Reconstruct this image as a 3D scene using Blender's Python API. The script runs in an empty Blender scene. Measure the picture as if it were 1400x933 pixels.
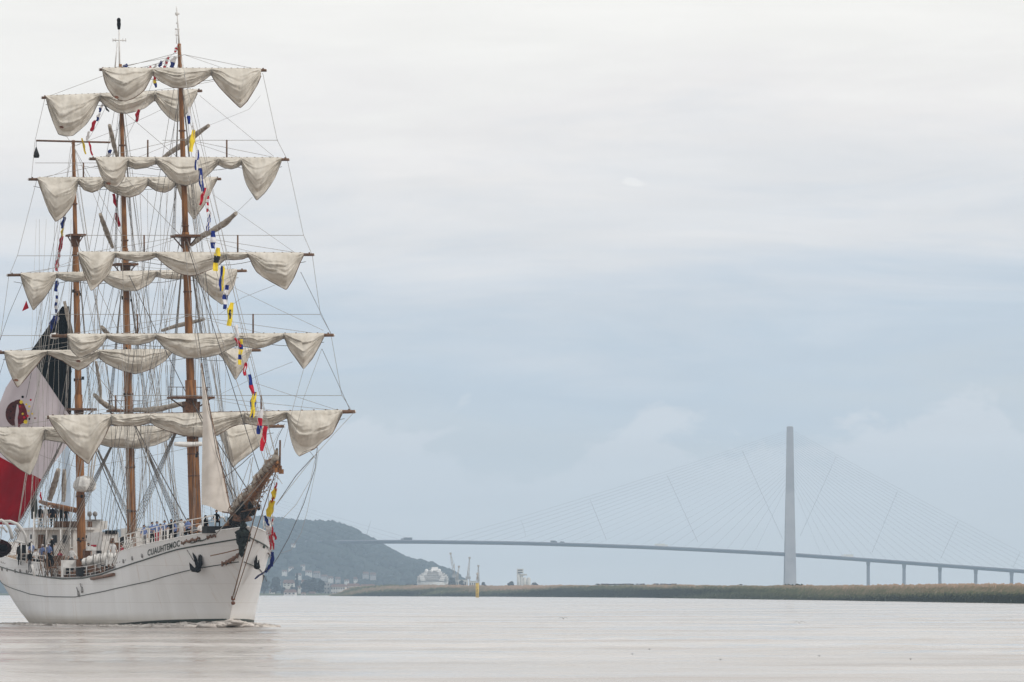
import bpy, bmesh, math, random
from mathutils import Vector, noise, Matrix
R = math.radians
random.seed(7)
sc = bpy.context.scene
COL = sc.collection

# ------------------------------------------------------------------ camera
F = 9500.0            # focal length in photo pixels (1400 px wide)
HZ = 810.0            # horizon row
CAMZ = 2.1
WATER = -0.45
cam_d = bpy.data.cameras.new('camera')
cam = bpy.data.objects.new('camera', cam_d)
COL.objects.link(cam)
cam.location = (0, 0, CAMZ)
cam.rotation_euler = (R(90), 0, 0)
cam_d.sensor_width = 36.0
cam_d.lens = F / 1400.0 * 36.0
cam_d.shift_y = (HZ - 466.5) / 1400.0
cam_d.clip_start = 1.0
cam_d.clip_end = 40000.0
sc.camera = cam

# ------------------------------------------------------------------ world
SUN_EL, SUN_AZ = R(44), R(116)      # azimuth clockwise from +Y (north): high, behind and right of the camera
w = bpy.data.worlds.new('World'); sc.world = w; w.use_nodes = True
nt = w.node_tree; N = nt.nodes; Lk = nt.links; N.clear()
def wn(t, **k):
    n = N.new(t)
    for a, b in k.items(): setattr(n, a, b)
    return n
def wmath(op, a, b=None, c=None):
    n = wn('ShaderNodeMath', operation=op)
    for i, x in enumerate((a, b, c)):
        if x is None: continue
        if isinstance(x, (int, float)): n.inputs[i].default_value = x
        else: Lk.new(x, n.inputs[i])
    return n.outputs[0]
tc = wn('ShaderNodeTexCoord'); sep = wn('ShaderNodeSeparateXYZ'); Lk.new(tc.outputs['Generated'], sep.inputs[0])
sky = wn('ShaderNodeTexSky'); sky.sky_type = 'NISHITA'; sky.sun_disc = False
sky.sun_elevation = SUN_EL; sky.sun_rotation = SUN_AZ; sky.air_density = 1.0; sky.dust_density = 2.0
# large soft cloud sheets, stretched along the horizon
def wnoise(scale, detail, rough, seed=0.0, dist=0.0):
    mp = wn('ShaderNodeMapping'); mp.inputs['Scale'].default_value = scale; mp.inputs['Location'].default_value = (seed, seed * .7, seed * .3)
    Lk.new(tc.outputs['Generated'], mp.inputs[0])
    n = wn('ShaderNodeTexNoise'); n.inputs['Scale'].default_value = 1.0; n.inputs['Detail'].default_value = detail
    n.inputs['Roughness'].default_value = rough; n.inputs['Distortion'].default_value = dist
    Lk.new(mp.outputs[0], n.inputs[0]); return n.outputs[0]
streak = wnoise((13, 13, 85), 8, .58, 3.1, .6)
puffs = wnoise((60, 60, 90), 10, .55, 1.7, .3)
veil = wnoise((7, 7, 60), 4, .5, 9.4, .3)
# elevation, wobbled by the cloud sheets
el = wmath('ADD', sep.outputs['Z'], wmath('MULTIPLY', wmath('SUBTRACT', streak, .5), .05))
el = wmath('ADD', el, wmath('MULTIPLY', wmath('SUBTRACT', veil, .5), .022))
el = wmath('ADD', el, wmath('MULTIPLY', sep.outputs['X'], -.045))
ramp = wn('ShaderNodeValToRGB'); Lk.new(wmath('MULTIPLY', el, 5.0), ramp.inputs[0])
def lin(c):
    c /= 255.0
    return c / 12.92 if c <= .04045 else ((c + .055) / 1.055) ** 2.4
def rgb(r, g, b): return (lin(r), lin(g), lin(b), 1)
RAMP = [(0.0, (203, 207, 209)), (.11, (199, 206, 211)), (.17, (189, 201, 212)), (.22, (208, 213, 219)), (.26, (222, 222, 223)),
        (.32, (236, 232, 229)), (.38, (243, 240, 235)), (.55, (246, 243, 237)), (1.0, (240, 240, 239))]
while len(ramp.color_ramp.elements) > 1: ramp.color_ramp.elements.remove(ramp.color_ramp.elements[0])
ramp.color_ramp.elements[0].position = 0; ramp.color_ramp.elements[0].color = rgb(*RAMP[0][1])
for p, c in RAMP[1:]:
    e = ramp.color_ramp.elements.new(p); e.color = rgb(*c)
# soft heaped clouds low over the river: a shade paler than the sky behind them
top = wmath('SUBTRACT', .0275, wmath('MULTIPLY', wmath('PINGPONG', wmath('SUBTRACT', sep.outputs['X'], .0205), .0215), .42))
pm = wmath('SUBTRACT', puffs, wmath('MULTIPLY', wmath('SUBTRACT', sep.outputs['Z'], top), 22.0))
pr = wn('ShaderNodeMapRange'); pr.inputs['From Min'].default_value = .47; pr.inputs['From Max'].default_value = .53; Lk.new(pm, pr.inputs[0])
lowfade = wn('ShaderNodeMapRange'); lowfade.inputs['From Min'].default_value = .004; lowfade.inputs['From Max'].default_value = .022; Lk.new(sep.outputs['Z'], lowfade.inputs[0])
pf = wmath('MULTIPLY', wmath('MULTIPLY', pr.outputs[0], lowfade.outputs[0]), .75)
mx = wn('ShaderNodeMix', data_type='RGBA'); Lk.new(pf, mx.inputs[0]); Lk.new(ramp.outputs[0], mx.inputs[6]); mx.inputs[7].default_value = rgb(216, 219, 223)
# fine texture of the overcast
sm = wn('ShaderNodeMapRange'); sm.inputs['From Min'].default_value = .35; sm.inputs['From Max'].default_value = .65
sm.inputs['To Min'].default_value = .965; sm.inputs['To Max'].default_value = 1.02; Lk.new(wnoise((24, 24, 170), 8, .6, 5.5, .3), sm.inputs[0])
# one small bright shred of cloud high over the river
def sq(a, c, r): return wmath('POWER', wmath('DIVIDE', wmath('SUBTRACT', a, c), r), 2.0)
wispn = wnoise((420, 420, 900), 5, .5, 2.2, .4)
wz = wmath('ADD', sep.outputs['Z'], wmath('MULTIPLY', wmath('SUBTRACT', sep.outputs['X'], .0174), .22))
wv = wmath('SUBTRACT', 1.0, wmath('ADD', sq(sep.outputs['X'], .0174, .0026), sq(wz, .0590, .00065)))
wedge = wmath('MINIMUM', wmath('MAXIMUM', wmath('ADD', wv, .8), 0.0), 1.0)
wv = wmath('MULTIPLY', wmath('MINIMUM', wmath('MAXIMUM', wmath('MULTIPLY', wmath('ADD', wv, wmath('MULTIPLY', wmath('SUBTRACT', wispn, .55), 5.0)), 1.4), 0.0), 1.0), wmath('MULTIPLY', wedge, .32))
mx2 = wn('ShaderNodeMix', data_type='RGBA'); Lk.new(wv, mx2.inputs[0]); Lk.new(mx.outputs[2], mx2.inputs[6]); mx2.inputs[7].default_value = rgb(252, 249, 245)
mx = mx2
bc = wn('ShaderNodeVectorMath', operation='SCALE'); Lk.new(mx.outputs[2], bc.inputs[0]); Lk.new(sm.outputs[0], bc.inputs['Scale'])
SKYK = 1.15
bg_cloud = wn('ShaderNodeBackground'); Lk.new(bc.outputs[0], bg_cloud.inputs[0]); bg_cloud.inputs[1].default_value = SKYK
bg_sky = wn('ShaderNodeBackground'); Lk.new(sky.outputs[0], bg_sky.inputs[0]); bg_sky.inputs[1].default_value = .1
ms = wn('ShaderNodeMixShader'); ms.inputs[0].default_value = .94; Lk.new(bg_sky.outputs[0], ms.inputs[1]); Lk.new(bg_cloud.outputs[0], ms.inputs[2])
wo = wn('ShaderNodeOutputWorld'); Lk.new(ms.outputs[0], wo.inputs[0])

# ------------------------------------------------------------------ sun (veiled)
sd = bpy.data.lights.new('sun', 'SUN'); sd.energy = 1.5; sd.angle = R(10); sd.color = (1, .96, .9)
so = bpy.data.objects.new('sun', sd); COL.objects.link(so)
sdir = Vector((math.sin(SUN_AZ) * math.cos(SUN_EL), math.cos(SUN_AZ) * math.cos(SUN_EL), math.sin(SUN_EL)))
so.rotation_euler = sdir.to_track_quat('Z', 'Y').to_euler()
so.location = (0, 0, 300)

vs = sc.view_settings
vs.view_transform = 'Standard'; vs.look = 'None'; vs.exposure = 0.0; vs.gamma = 1.0; vs.use_curve_mapping = False
sc.cycles.volume_bounces = 1
sc.cycles.max_bounces = 6
sc.cycles.transparent_max_bounces = 8

# ------------------------------------------------------------------ materials
MATS = {}
def mat(name, col, rough=.7, spec=.3, metal=0.0, var=.0, vscale=3.0, bump=0.0, bscale=20.0, stretch=(1, 1, 1), dark=None, detail=5, trans=0.0):
    """procedural material: base colour broken up by noise, fine bump"""
    if name in MATS: return MATS[name]
    m = bpy.data.materials.new(name); m.use_nodes = True
    t = m.node_tree; b = t.nodes['Principled BSDF']
    b.inputs['Roughness'].default_value = rough; b.inputs['Metallic'].default_value = metal
    b.inputs['Specular IOR Level'].default_value = spec
    tcn = t.nodes.new('ShaderNodeTexCoord'); mp = t.nodes.new('ShaderNodeMapping'); mp.inputs['Scale'].default_value = stretch
    t.links.new(tcn.outputs['Object'], mp.inputs[0])
    n = t.nodes.new('ShaderNodeTexNoise'); n.inputs['Scale'].default_value = vscale; n.inputs['Detail'].default_value = detail
    t.links.new(mp.outputs[0], n.inputs[0])
    r = t.nodes.new('ShaderNodeValToRGB'); t.links.new(n.outputs[0], r.inputs[0])
    c = Vector(col)
    d = Vector(dark) if dark else c * (1 - var)
    r.color_ramp.elements[0].position = .36; r.color_ramp.elements[0].color = (*d, 1)
    r.color_ramp.elements[1].position = .62; r.color_ramp.elements[1].color = (*c, 1)
    t.links.new(r.outputs[0], b.inputs['Base Color'])
    if bump:
        n2 = t.nodes.new('ShaderNodeTexNoise'); n2.inputs['Scale'].default_value = bscale; n2.inputs['Detail'].default_value = 4
        t.links.new(mp.outputs[0], n2.inputs[0])
        bp = t.nodes.new('ShaderNodeBump'); bp.inputs['Strength'].default_value = bump; bp.inputs['Distance'].default_value = .05
        t.links.new(n2.outputs[0], bp.inputs['Height']); t.links.new(bp.outputs[0], b.inputs['Normal'])
    if trans:
        tr = t.nodes.new('ShaderNodeBsdfTranslucent'); t.links.new(r.outputs[0], tr.inputs[0])
        mxs = t.nodes.new('ShaderNodeMixShader'); mxs.inputs[0].default_value = trans
        out = t.nodes['Material Output']
        t.links.new(b.outputs[0], mxs.inputs[1]); t.links.new(tr.outputs[0], mxs.inputs[2]); t.links.new(mxs.outputs[0], out.inputs[0])
    MATS[name] = m
    return m

M = {}
M['hull'] = mat('hull_white_paint', (.755, .75, .745), .42, .4, var=.0, vscale=.9, stretch=(.5, .5, .10), dark=(.70, .69, .68), bump=.12, bscale=.8, detail=8)
def plate_seams(m):
    t = m.node_tree; b = t.nodes['Principled BSDF']; src = b.inputs['Base Color'].links[0].from_socket
    tcn = t.nodes.new('ShaderNodeTexCoord'); sp = t.nodes.new('ShaderNodeSeparateXYZ'); cb = t.nodes.new('ShaderNodeCombineXYZ')
    t.links.new(tcn.outputs['Object'], sp.inputs[0]); t.links.new(sp.outputs[0], cb.inputs[0]); t.links.new(sp.outputs[2], cb.inputs[1])
    br = t.nodes.new('ShaderNodeTexBrick'); t.links.new(cb.outputs[0], br.inputs[0]); br.inputs['Scale'].default_value = 1; br.inputs['Brick Width'].default_value = 5.5; br.inputs['Row Height'].default_value = 1.35
    br.inputs['Mortar Size'].default_value = .022; br.inputs['Mortar Smooth'].default_value = .6
    br.inputs['Color1'].default_value = (1, 1, 1, 1); br.inputs['Color2'].default_value = (.965, .965, .97, 1); br.inputs['Mortar'].default_value = (.84, .82, .80, 1)
    mp = t.nodes.new('ShaderNodeMapping'); mp.inputs['Scale'].default_value = (3.2, 1, .16); t.links.new(tcn.outputs['Object'], mp.inputs[0])
    n = t.nodes.new('ShaderNodeTexNoise'); n.inputs['Scale'].default_value = 1; n.inputs['Detail'].default_value = 6; t.links.new(mp.outputs[0], n.inputs[0])
    r = t.nodes.new('ShaderNodeValToRGB'); t.links.new(n.outputs[0], r.inputs[0]); r.color_ramp.elements[0].position = .62; r.color_ramp.elements[0].color = (1, 1, 1, 1)
    r.color_ramp.elements[1].position = .80; r.color_ramp.elements[1].color = (.78, .66, .56, 1)
    g = t.nodes.new('ShaderNodeMapRange'); g.inputs['From Min'].default_value = -.4; g.inputs['From Max'].default_value = .7; t.links.new(sp.outputs[2], g.inputs[0])   # grime scum at the waterline
    gr = t.nodes.new('ShaderNodeMix'); gr.data_type = 'RGBA'; t.links.new(g.outputs[0], gr.inputs[0]); gr.inputs[6].default_value = (.74, .70, .62, 1); gr.inputs[7].default_value = (1, 1, 1, 1)
    o = src
    for s_ in (br.outputs[0], r.outputs[0], gr.outputs[2]):
        mx_ = t.nodes.new('ShaderNodeMix'); mx_.data_type = 'RGBA'; mx_.blend_type = 'MULTIPLY'; mx_.inputs[0].default_value = 1
        t.links.new(o, mx_.inputs[6]); t.links.new(s_, mx_.inputs[7]); o = mx_.outputs[2]
    t.links.new(o, b.inputs['Base Color'])
plate_seams(M['hull'])
M['white'] = mat('white_paint', (.76, .75, .73), .5, .35, vscale=2.5, dark=(.62, .60, .57))
M['green'] = mat('dark_green_paint', (.035, .05, .04), .5, .3, vscale=3, var=.4)
M['wood'] = mat('mast_varnish', (.29, .128, .042), .55, .2, vscale=2.2, dark=(.13, .055, .022), stretch=(3, 3, .35), bump=.15, bscale=9)
M['brown'] = mat('brown_timber', (.16, .07, .03), .6, .25, vscale=4, dark=(.07, .035, .02), stretch=(.5, 2, 2))
M['spar'] = mat('spar_brown', (.17, .09, .05), .6, .25, vscale=3, dark=(.09, .05, .03))
M['canvas'] = mat('sail_canvas', (.77, .72, .64), .92, .1, vscale=1.1, dark=(.60, .55, .475), bump=.5, bscale=7, detail=8, trans=.22)
M['canvas_grey'] = mat('weathered_canvas', (.43, .38, .32), .95, .1, vscale=3, dark=(.24, .20, .165), bump=.4, bscale=9)
M['jib'] = mat('jib_canvas', (.66, .60, .54), .9, .1, vscale=1.2, dark=(.58, .52, .46), bump=.2, bscale=6, trans=.25)
M['cover'] = mat('boat_cover', (.72, .70, .67), .8, .15, vscale=5, dark=(.55, .53, .5), bump=.4, bscale=12)
M['rope'] = mat('pale_rope', (.34, .31, .28), .9, .1, vscale=8, var=.25)
M['rope_dark'] = mat('tarred_rope', (.10, .09, .085), .9, .1, vscale=8, var=.3)
M['rope_brown'] = mat('brown_rope', (.24, .15, .10), .9, .1, vscale=8, var=.3)
M['rope_white'] = mat('white_line', (.55, .53, .50), .9, .1, vscale=8, var=.2)
M['black'] = mat('black_metal', (.006, .006, .007), .7, .1, vscale=5, var=.4)
M['dark'] = mat('dark_grey_gear', (.03, .03, .03), .8, .1, vscale=5, var=.4)
M['glass'] = mat('dark_glass', (.02, .024, .03), .15, .5, vscale=3, var=.2)
M['deck'] = mat('teak_deck', (.30, .20, .12), .8, .2, vscale=2, dark=(.22, .14, .085), stretch=(.3, 4, 1))
M['rust'] = mat('rusty_steel', (.22, .09, .05), .8, .2, vscale=6, dark=(.10, .045, .03))
M['bronze'] = mat('figurehead_green', (.022, .03, .026), .8, .2, vscale=5, dark=(.008, .01, .009))
M['gilt'] = mat('gilded_scroll', (.22, .10, .055), .6, .4, vscale=6, dark=(.10, .07, .05))
M['grey'] = mat('grey_fitting', (.32, .31, .30), .6, .3, vscale=6, var=.35)
M['fred'] = mat('flag_red', (.52, .010, .03), .8, .1, vscale=3, var=.2, trans=.2)
M['fblue'] = mat('flag_blue', (.012, .03, .20), .8, .1, vscale=3, var=.25, trans=.15)
M['fyel'] = mat('flag_yellow', (.80, .60, .04), .8, .1, vscale=3, var=.15, trans=.2)
M['fwhite'] = mat('flag_white', (.74, .72, .72), .8, .1, vscale=3, var=.1, trans=.25)
M['fblack'] = mat('flag_black', (.012, .012, .014), .8, .1, vscale=3, var=.2)
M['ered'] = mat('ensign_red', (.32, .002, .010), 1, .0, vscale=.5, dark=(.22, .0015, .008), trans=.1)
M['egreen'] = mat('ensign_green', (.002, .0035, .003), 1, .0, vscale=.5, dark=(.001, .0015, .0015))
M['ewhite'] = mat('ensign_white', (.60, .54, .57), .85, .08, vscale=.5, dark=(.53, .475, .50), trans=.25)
M['skin'] = mat('skin', (.42, .25, .17), .6, .3, vscale=9, var=.1)
M['hair'] = mat('dark_hair', (.02, .015, .012), .7, .2, vscale=9, var=.3)
M['cloth_blue'] = mat('light_blue_shirt', (.16, .22, .44), .85, .1, vscale=9, var=.2)
M['cloth_navy'] = mat('navy_cloth', (.008, .010, .022), 1, .0, vscale=9, var=.3)
M['cloth_black'] = mat('black_cloth', (.005, .005, .006), 1, .0, vscale=9, var=.3)
M['cloth_white'] = mat('white_cloth', (.72, .71, .70), .85, .1, vscale=9, var=.1)
M['cloth_red'] = mat('red_cloth', (.42, .03, .05), .85, .1, vscale=9, var=.2)
M['cloth_grey'] = mat('grey_cloth', (.18, .18, .19), .85, .1, vscale=9, var=.2)
M['concrete'] = mat('pale_concrete', (.36, .34, .34), .9, .1, vscale=.05, dark=(.28, .265, .27))
M['pier'] = mat('shaded_concrete', (.17, .175, .20), .95, .05, vscale=.05, var=.2)  # concrete toned darker and bluer to stand for the piers' shaded side
M['steel_blue'] = mat('bridge_deck_steel', (.055, .075, .115), .6, .3, vscale=.05, var=.2)
M['cable'] = mat('stay_cable_grey', (.20, .22, .26), .7, .2, vscale=.1, var=.1)
M['tie'] = mat('tie_cable_dark', (.10, .11, .13), .7, .2, vscale=.1, var=.1)
M['yellow'] = mat('beacon_yellow', (.66, .45, .03), .6, .3, vscale=.8, dark=(.5, .33, .02))
M['roof'] = mat('roof_tiles', (.16, .10, .08), .9, .1, vscale=.3, var=.3)
M['plaster'] = mat('house_plaster', (.62, .60, .56), .9, .1, vscale=.3, var=.15)
M['plaster2'] = mat('grey_plaster', (.36, .35, .34), .9, .1, vscale=.3, var=.2)
M['tree'] = mat('far_foliage', (.034, .045, .040), 1, .0, vscale=.03, dark=(.022, .030, .027))
M['bark'] = mat('bark', (.08, .06, .045), .95, .05, vscale=.5, var=.3)
M['tyre'] = mat('tyre_rubber', (.02, .02, .02), .9, .1, var=.1)
M['truckwhite'] = mat('truck_white', (.85, .82, .74), .5, .3, vscale=.5, var=.1)
M['truckdark'] = mat('truck_dark', (.05, .055, .07), .5, .3, vscale=.5, var=.2)
M['cow'] = mat('cow_hide', (.022, .013, .01), 1, .0, vscale=1.5, dark=(.008, .006, .005))
M['gullw'] = mat('gull_white', (.62, .61, .60), .8, .1, var=.1)
M['gullg'] = mat('gull_grey', (.14, .14, .15), .8, .1, var=.2)
M['crane'] = mat('crane_beige', (.42, .36, .30), .7, .2, vscale=.3, var=.2)

# ------------------------------------------------------------------ builders
class MB:
    def __init__(s): s.v = []; s.f = []; s.m = []; s.sm = []
    def add(s, vs_, fs, mi=0, smooth=False):
        o = len(s.v); s.v += [tuple(x) for x in vs_]
        for f in fs:
            s.f.append(tuple(i + o for i in f)); s.m.append(mi); s.sm.append(smooth)
    def box(s, c, d, mi=0, rot=None, taper=1.0):
        vv = []
        for z in (-1, 1):
            k = taper if z > 0 else 1.0
            for x, y in ((-1, -1), (1, -1), (1, 1), (-1, 1)):
                p = Vector((x * d[0] / 2 * k, y * d[1] / 2 * k, z * d[2] / 2))
                if rot is not None: p = rot @ p
                vv.append(p + Vector(c))
        s.add(vv, [(0, 3, 2, 1), (4, 5, 6, 7), (0, 1, 5, 4), (1, 2, 6, 5), (2, 3, 7, 6), (3, 0, 4, 7)], mi)
    def tube(s, pts, rad, n=6, mi=0, smooth=True, cap=True):
        pts = [Vector(p) for p in pts]
        if not isinstance(rad, (list, tuple)): rad = [rad] * len(pts)
        rings = []
        for i, p in enumerate(pts):
            a = pts[max(0, i - 1)]; b = pts[min(len(pts) - 1, i + 1)]
            t = (b - a)
            if t.length < 1e-9: t = Vector((0, 0, 1))
            t.normalize()
            ref = Vector((0, 0, 1)) if abs(t.z) < .9 else Vector((1, 0, 0))
            x = t.cross(ref).normalized(); y = t.cross(x)
            rings.append([p + (x * math.cos(2 * math.pi * k / n) + y * math.sin(2 * math.pi * k / n)) * rad[i] for k in range(n)])
        vv = [q for r in rings for q in r]; ff = []
        for i in range(len(pts) - 1):
            for k in range(n):
                a = i * n + k; b = i * n + (k + 1) % n
                ff.append((a, b, b + n, a + n))
        s.add(vv, ff, mi, smooth)
        if cap:
            o = len(s.v) - len(vv)
            s.f.append(tuple(o + k for k in reversed(range(n)))); s.m.append(mi); s.sm.append(False)
            e = o + (len(pts) - 1) * n
            s.f.append(tuple(e + k for k in range(n))); s.m.append(mi); s.sm.append(False)
    def grid(s, P, mi=0, smooth=True, mif=None, close=False):
        nr = len(P); nc = len(P[0]); o = len(s.v)
        for row in P: s.v += [tuple(q) for q in row]
        for i in range(nr - 1):
            for j in range(nc - (0 if close else 1)):
                j2 = (j + 1) % nc
                s.f.append((o + i * nc + j, o + i * nc + j2, o + (i + 1) * nc + j2, o + (i + 1) * nc + j))
                s.m.append(mif(i, j) if mif else mi); s.sm.append(smooth)
    def blob(s, c, r, mi=0, nu=8, nv=6, jit=0.0, seed=0):
        P = []
        for i in range(nv + 1):
            th = math.pi * i / nv; row = []
            for j in range(nu):
                ph = 2 * math.pi * j / nu
                k = 1 + (jit * noise.noise(Vector((math.cos(ph) * 1.7 + seed, math.sin(ph) * 1.7, math.cos(th) * 1.7 + seed * .37))) if jit else 0)
                row.append(Vector((c[0] + r[0] * math.sin(th) * math.cos(ph) * k, c[1] + r[1] * math.sin(th) * math.sin(ph) * k, c[2] + r[2] * math.cos(th) * k)))
            P.append(row)
        s.grid(P, mi, True, close=True)
    def mesh(s, name, mats):
        me = bpy.data.meshes.new(name)
        me.from_pydata(s.v, [], s.f)
        for m in (mats if isinstance(mats, (list, tuple)) else [mats]): me.materials.append(m)
        me.polygons.foreach_set('material_index', s.m)
        me.polygons.foreach_set('use_smooth', s.sm)
        me.update()
        return me
    def build(s, name, mats, parent=None, loc=None, label=None, kind=None):
        o = bpy.data.objects.new(name, s.mesh(name, mats)); COL.objects.link(o)
        if parent is not None: o.parent = parent
        if loc is not None: o.location = loc
        if label: o['label'] = label
        if kind: o['kind'] = kind
        return o

def tag(o, label=None, cat=None, group=None, kind=None):
    if label: o['label'] = label
    if cat: o['category'] = cat
    if group: o['group'] = group
    if kind: o['kind'] = kind
    return o
def empty(name, loc, rz=0.0, label=None, cat=None, group=None):
    o = bpy.data.objects.new(name, None); COL.objects.link(o)
    o.location = loc; o.rotation_euler = (0, 0, rz); o.empty_display_size = .3
    return tag(o, label, cat, group)
def copy_tree(o, parent=None):
    c = o.copy(); COL.objects.link(c)
    if parent is not None: c.parent = parent
    for ch in o.children: copy_tree(ch, c)
    return c
def PW(px, py, Y):
    """photo pixel at depth Y -> world point (where the thing stands in the photograph)"""
    return Vector(((px - 700) / F * Y, Y, CAMZ + (HZ - py) / F * Y))
def interp(tab, x):
    if x <= tab[0][0]: return tab[0][1]
    for (a, b), (c, d) in zip(tab, tab[1:]):
        if x <= c: return b + (d - b) * (x - a) / (c - a) if c > a else d
    return tab[-1][1]
# ================================================================== WATER, LAND
def build_water():
    m = bpy.data.materials.new('river_water'); m.use_nodes = True
    t = m.node_tree; b = t.nodes['Principled BSDF']
    tcn = t.nodes.new('ShaderNodeTexCoord')
    def nz(scale, st, detail, rough=.55):
        mp = t.nodes.new('ShaderNodeMapping'); mp.inputs['Scale'].default_value = st
        mp.inputs['Rotation'].default_value = (0, 0, R(9))
        t.links.new(tcn.outputs['Object'], mp.inputs[0])
        n = t.nodes.new('ShaderNodeTexNoise'); n.inputs['Scale'].default_value = scale; n.inputs['Detail'].default_value = detail; n.inputs['Roughness'].default_value = rough
        t.links.new(mp.outputs[0], n.inputs[0]); return n.outputs[0]
    big = nz(.03, (.6, 1, 1), 6, .6)     # wind lanes and silt
    r = t.nodes.new('ShaderNodeValToRGB'); t.links.new(big, r.inputs[0])
    r.color_ramp.elements[0].position = .38; r.color_ramp.elements[0].color = (.24, .20, .17, 1)
    r.color_ramp.elements[1].position = .62; r.color_ramp.elements[1].color = (.43, .385, .35, 1)
    t.links.new(r.outputs[0], b.inputs['Base Color'])
    rr = t.nodes.new('ShaderNodeMapRange'); rr.inputs['From Min'].default_value = .35; rr.inputs['From Max'].default_value = .65
    rr.inputs['To Min'].default_value = .05; rr.inputs['To Max'].default_value = .26
    t.links.new(nz(.05, (.5, 1, 1), 5), rr.inputs[0]); t.links.new(rr.outputs[0], b.inputs['Roughness'])
    b.inputs['IOR'].default_value = 1.33; b.inputs['Specular IOR Level'].default_value = .5
    h = t.nodes.new('ShaderNodeMath'); h.operation = 'MULTIPLY_ADD'; h.inputs[1].default_value = 2.2
    t.links.new(nz(.4, (.6, 1, 1), 6, .6), h.inputs[0]); t.links.new(nz(2.2, (.7, 1, 1), 5, .6), h.inputs[2])
    bp = t.nodes.new('ShaderNodeBump'); bp.inputs['Strength'].default_value = 1.0; bp.inputs['Distance'].default_value = .05
    t.links.new(h.outputs[0], bp.inputs['Height']); t.links.new(bp.outputs[0], b.inputs['Normal'])
    # one sheet; close to the camera and around the ship it carries real low ripples
    mb = MB(); ys = [-150, -20, 60, 110]; y = 130.0
    while y < 900: ys.append(y); y += .75 + (y - 130) * .0052
    while y < 12900: ys.append(y); y *= 1.09
    ys.append(12900)
    rw = random.Random(2); W_ = []
    for k in range(16):
        lam = rw.uniform(2.2, 11); a_ = R(rw.gauss(80, 28)); W_.append((2 * math.pi / lam * math.cos(a_), 2 * math.pi / lam * math.sin(a_), rw.uniform(0, 6.28), .0034 * lam ** .75))
    cols_ = [-260 + 5 * i for i in range(385)]
    rows = []
    for y in ys:
        row = [Vector((-3800, y, WATER))]; yy = max(y, 60.0)
        fade = 0 if y < 125 else min(1, (y - 125) / 15) * max(0, min(1, (1100 - y) / 500))
        for px in cols_:
            x = (px - 700) / F * yy; z = WATER
            if fade:
                n = noise.noise(Vector((x * .035, y * .02, 2)))
                h = sum(a * math.sin(kx * x + ky * y + p) for kx, ky, p, a in W_) * (.75 + .9 * n) + .05 * noise.noise(Vector((x * .8, y * .5, 1)))
                z += h * fade * min(1, (y / 300))
            row.append(Vector((x, y, z)))
        row.append(Vector((3800, y, WATER))); rows.append(row)
    mb.grid(rows)
    o = mb.build('water', m); tag(o, 'wide muddy pale river with long wind streaks', kind='structure')
build_water()

def land_mat(name, tan, green, dark):
    m = bpy.data.materials.new(name); m.use_nodes = True
    t = m.node_tree; b = t.nodes['Principled BSDF']; b.inputs['Roughness'].default_value = .95; b.inputs['Specular IOR Level'].default_value = .05
    g = t.nodes.new('ShaderNodeNewGeometry'); sp = t.nodes.new('ShaderNodeSeparateXYZ'); t.links.new(g.outputs['Position'], sp.inputs[0])
    def nz(st, detail, rot=0.0):
        mp = t.nodes.new('ShaderNodeMapping'); mp.inputs['Scale'].default_value = st; mp.inputs['Rotation'].default_value = (0, 0, rot)
        t.links.new(g.outputs['Position'], mp.inputs[0])
        n = t.nodes.new('ShaderNodeTexNoise'); n.inputs['Scale'].default_value = 1; n.inputs['Detail'].default_value = detail
        t.links.new(mp.outputs[0], n.inputs[0]); return n.outputs[0]
    def mth(op, a, b_):
        n = t.nodes.new('ShaderNodeMath'); n.operation = op
        for i, x in enumerate((a, b_)):
            if isinstance(x, (int, float)): n.inputs[i].default_value = x
            else: t.links.new(x, n.inputs[i])
        return n.outputs[0]
    at = t.nodes.new('ShaderNodeAttribute'); at.attribute_name = 'up'   # 0 at the water's edge, 1 on the crest: species zones
    cb = t.nodes.new('ShaderNodeCombineXYZ'); t.links.new(mth('SUBTRACT', mth('MULTIPLY', sp.outputs[0], .020), mth('MULTIPLY', at.outputs['Fac'], 1.5)), cb.inputs[0]); t.links.new(mth('MULTIPLY', at.outputs['Fac'], .8), cb.inputs[1])
    sw = t.nodes.new('ShaderNodeTexNoise'); sw.inputs['Scale'].default_value = 1.0; sw.inputs['Detail'].default_value = 5; t.links.new(cb.outputs[0], sw.inputs[0])
    zone = mth('ADD', at.outputs['Fac'], mth('MULTIPLY', mth('SUBTRACT', sw.outputs[0], .5), 2.6))
    zone = mth('ADD', zone, mth('MULTIPLY', mth('SUBTRACT', nz((.5, .2, .5), 3), .5), .5))
    r = t.nodes.new('ShaderNodeValToRGB'); t.links.new(zone, r.inputs[0]); e = r.color_ramp.elements
    e[0].position = .12; e[0].color = (*dark, 1); e[1].position = .46; e[1].color = (*green, 1)
    a = e.new(.68); a.color = (*[(x + y) / 2 for x, y in zip(tan, green)], 1); a = e.new(.86); a.color = (*tan, 1)
    t.links.new(r.outputs[0], b.inputs['Base Color'])
    return m

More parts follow.
